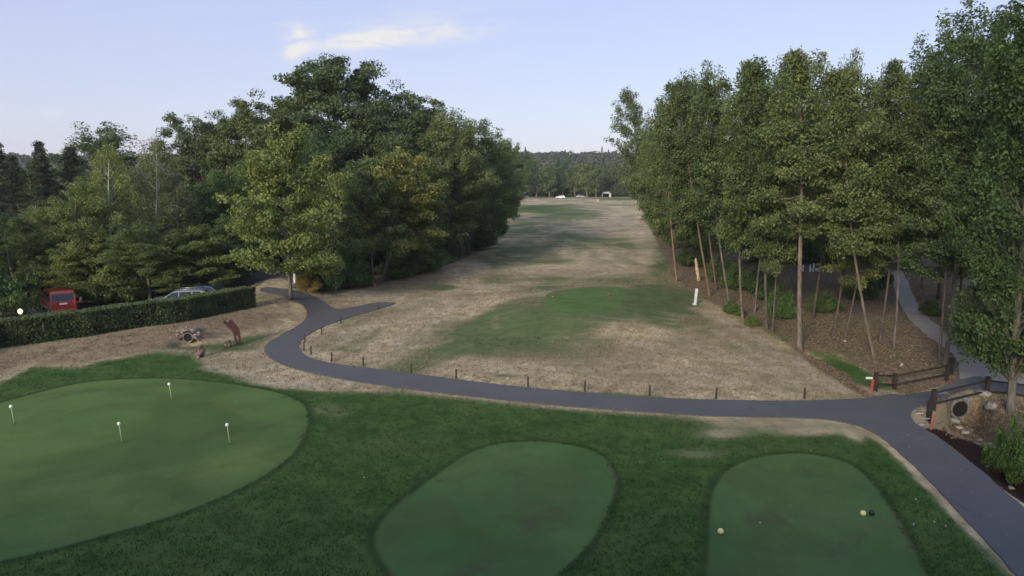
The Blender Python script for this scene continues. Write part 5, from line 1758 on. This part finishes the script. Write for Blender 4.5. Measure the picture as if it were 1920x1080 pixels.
est_side = [[(-1.85, .98), (-1.1, .98), (-1.1, 1.38), (-1.65, 1.38)], [(-1.0, .98), (-.12, .98), (-.12, 1.38), (-1.0, 1.38)], [(-.02, .98), (.95, .98), (.38, 1.34), (-.02, 1.38)]]
bp_ = at_depth(336, 548, 55.5)
bz = float(H(bp_.x, 55.5))
ec = car(Vector((bp_.x, 55.5, bz)), math.radians(196), 4.4, 1.75, est_prof, est_side, M['cargrey'], 'parked_car', 'grey estate car hidden up to its windows behind the hedge', 'car', [(-1.3, .31), (1.35, .31)], (-2.12, 1.0, -1.97, 1.36), (1.12, .97, .42, 1.40))
for sgn in (-1, 1):
    bm = bmesh.new()
    cyl(bm, (-1.6, sgn * .60, 1.52), (.0, sgn * .60, 1.53), .02, .02, 8)
    bm_obj('roof_rail', bm, M['rim'], ec, True)
GC = 'far cars below the tree row'
for (px, py, az, mt, lab) in [(1051, 372, 170, 'carwhite', 'far white car below the dark round tree'), (1089, 371, 20, 'carsilver', 'far small silver car left of the pale trunks'),
                              (982, 371, 10, 'carsilver', 'far silver car at the left end of the tree row')]:
    p_ = G(px, py)
    car(p_, math.radians(az), 4.1, 1.7, hatch_prof, side, M[mt], 'parked_car', lab, 'car', [(-1.25, .3), (1.3, .3)], (-1.90, .97, -1.45, 1.34), (.92, .95, .28, 1.36), group=GC)
# white canopy far away
p_ = G(1137, 370)
root = empty('garden_canopy', p_, 'far white canopy with sloping cloth beside the pale trunks', 'canopy')
bm = bmesh.new()
for (x, z, ww_, hh_) in [(0, 0, 0, 0)]:
    a = [bm.verts.new(q_) for q_ in [(-2.0, -1, 1.9), (2.0, -1, 1.7), (2.0, 1, 1.7), (-2.0, 1, 1.9)]]
    top = [bm.verts.new(q_) for q_ in [(-1.2, 0, 2.6), (1.0, 0, 2.5)]]
    bm.faces.new([a[0], a[1], top[1], top[0]])
    bm.faces.new([a[2], a[3], top[0], top[1]])
    bm.faces.new([a[1], a[2], top[1]])
    bm.faces.new([a[3], a[0], top[0]])
    bm.faces.new(a[::-1])
bm_obj('roof', bm, M['cloth_white'], root)
for (x, y) in [(-1.9, -.9), (1.9, -.9), (1.9, .9), (-1.9, .9)]:
    bm = bmesh.new()
    cyl(bm, (x, y, -.1), (x, y, 1.75), .06, .06, 8)
    bm_obj('leg', bm, M['whitepaint'], root)
bm = bmesh.new()
bx(bm, (1.6, -.8, .8), (.9, .08, 1.5), 0, .02)
bm_obj('side_cloth', bm, M['cloth_white'], root)
# far marker on the fairway end
p_ = G(1121, 378)
bm = bmesh.new()
bx(bm, (0, 0, .4), (.45, .3, .9), .2, .06)
o = bm_obj('marker_block', bm, M['cloth_white'])
o.location = p_
props(o, 'tiny white block on the far end of the fairway', 'marker')

# ------------------------------------------------------------------ air
HAZE = 0.00017
if HAZE > 0:
    bm = bmesh.new()
    bmesh.ops.create_cube(bm, size=1)
    bmesh.ops.scale(bm, vec=(2100, 1200, 62), verts=bm.verts)
    bmesh.ops.translate(bm, vec=(0, 480, 27), verts=bm.verts)
    me = bpy.data.meshes.new('haze')
    bm.to_mesh(me)
    bm.free()
    mh = bpy.data.materials.new('air')
    mh.use_nodes = True
    nt = mh.node_tree
    nt.nodes.clear()
    out = nt.nodes.new('ShaderNodeOutputMaterial')
    pv = nt.nodes.new('ShaderNodeVolumePrincipled')
    pv.inputs['Color'].default_value = (.85, .88, .95, 1)
    pv.inputs['Density'].default_value = HAZE
    nt.links.new(pv.outputs[0], out.inputs['Volume'])
    me.materials.append(mh)
    props(link('haze', me), kind='stuff')
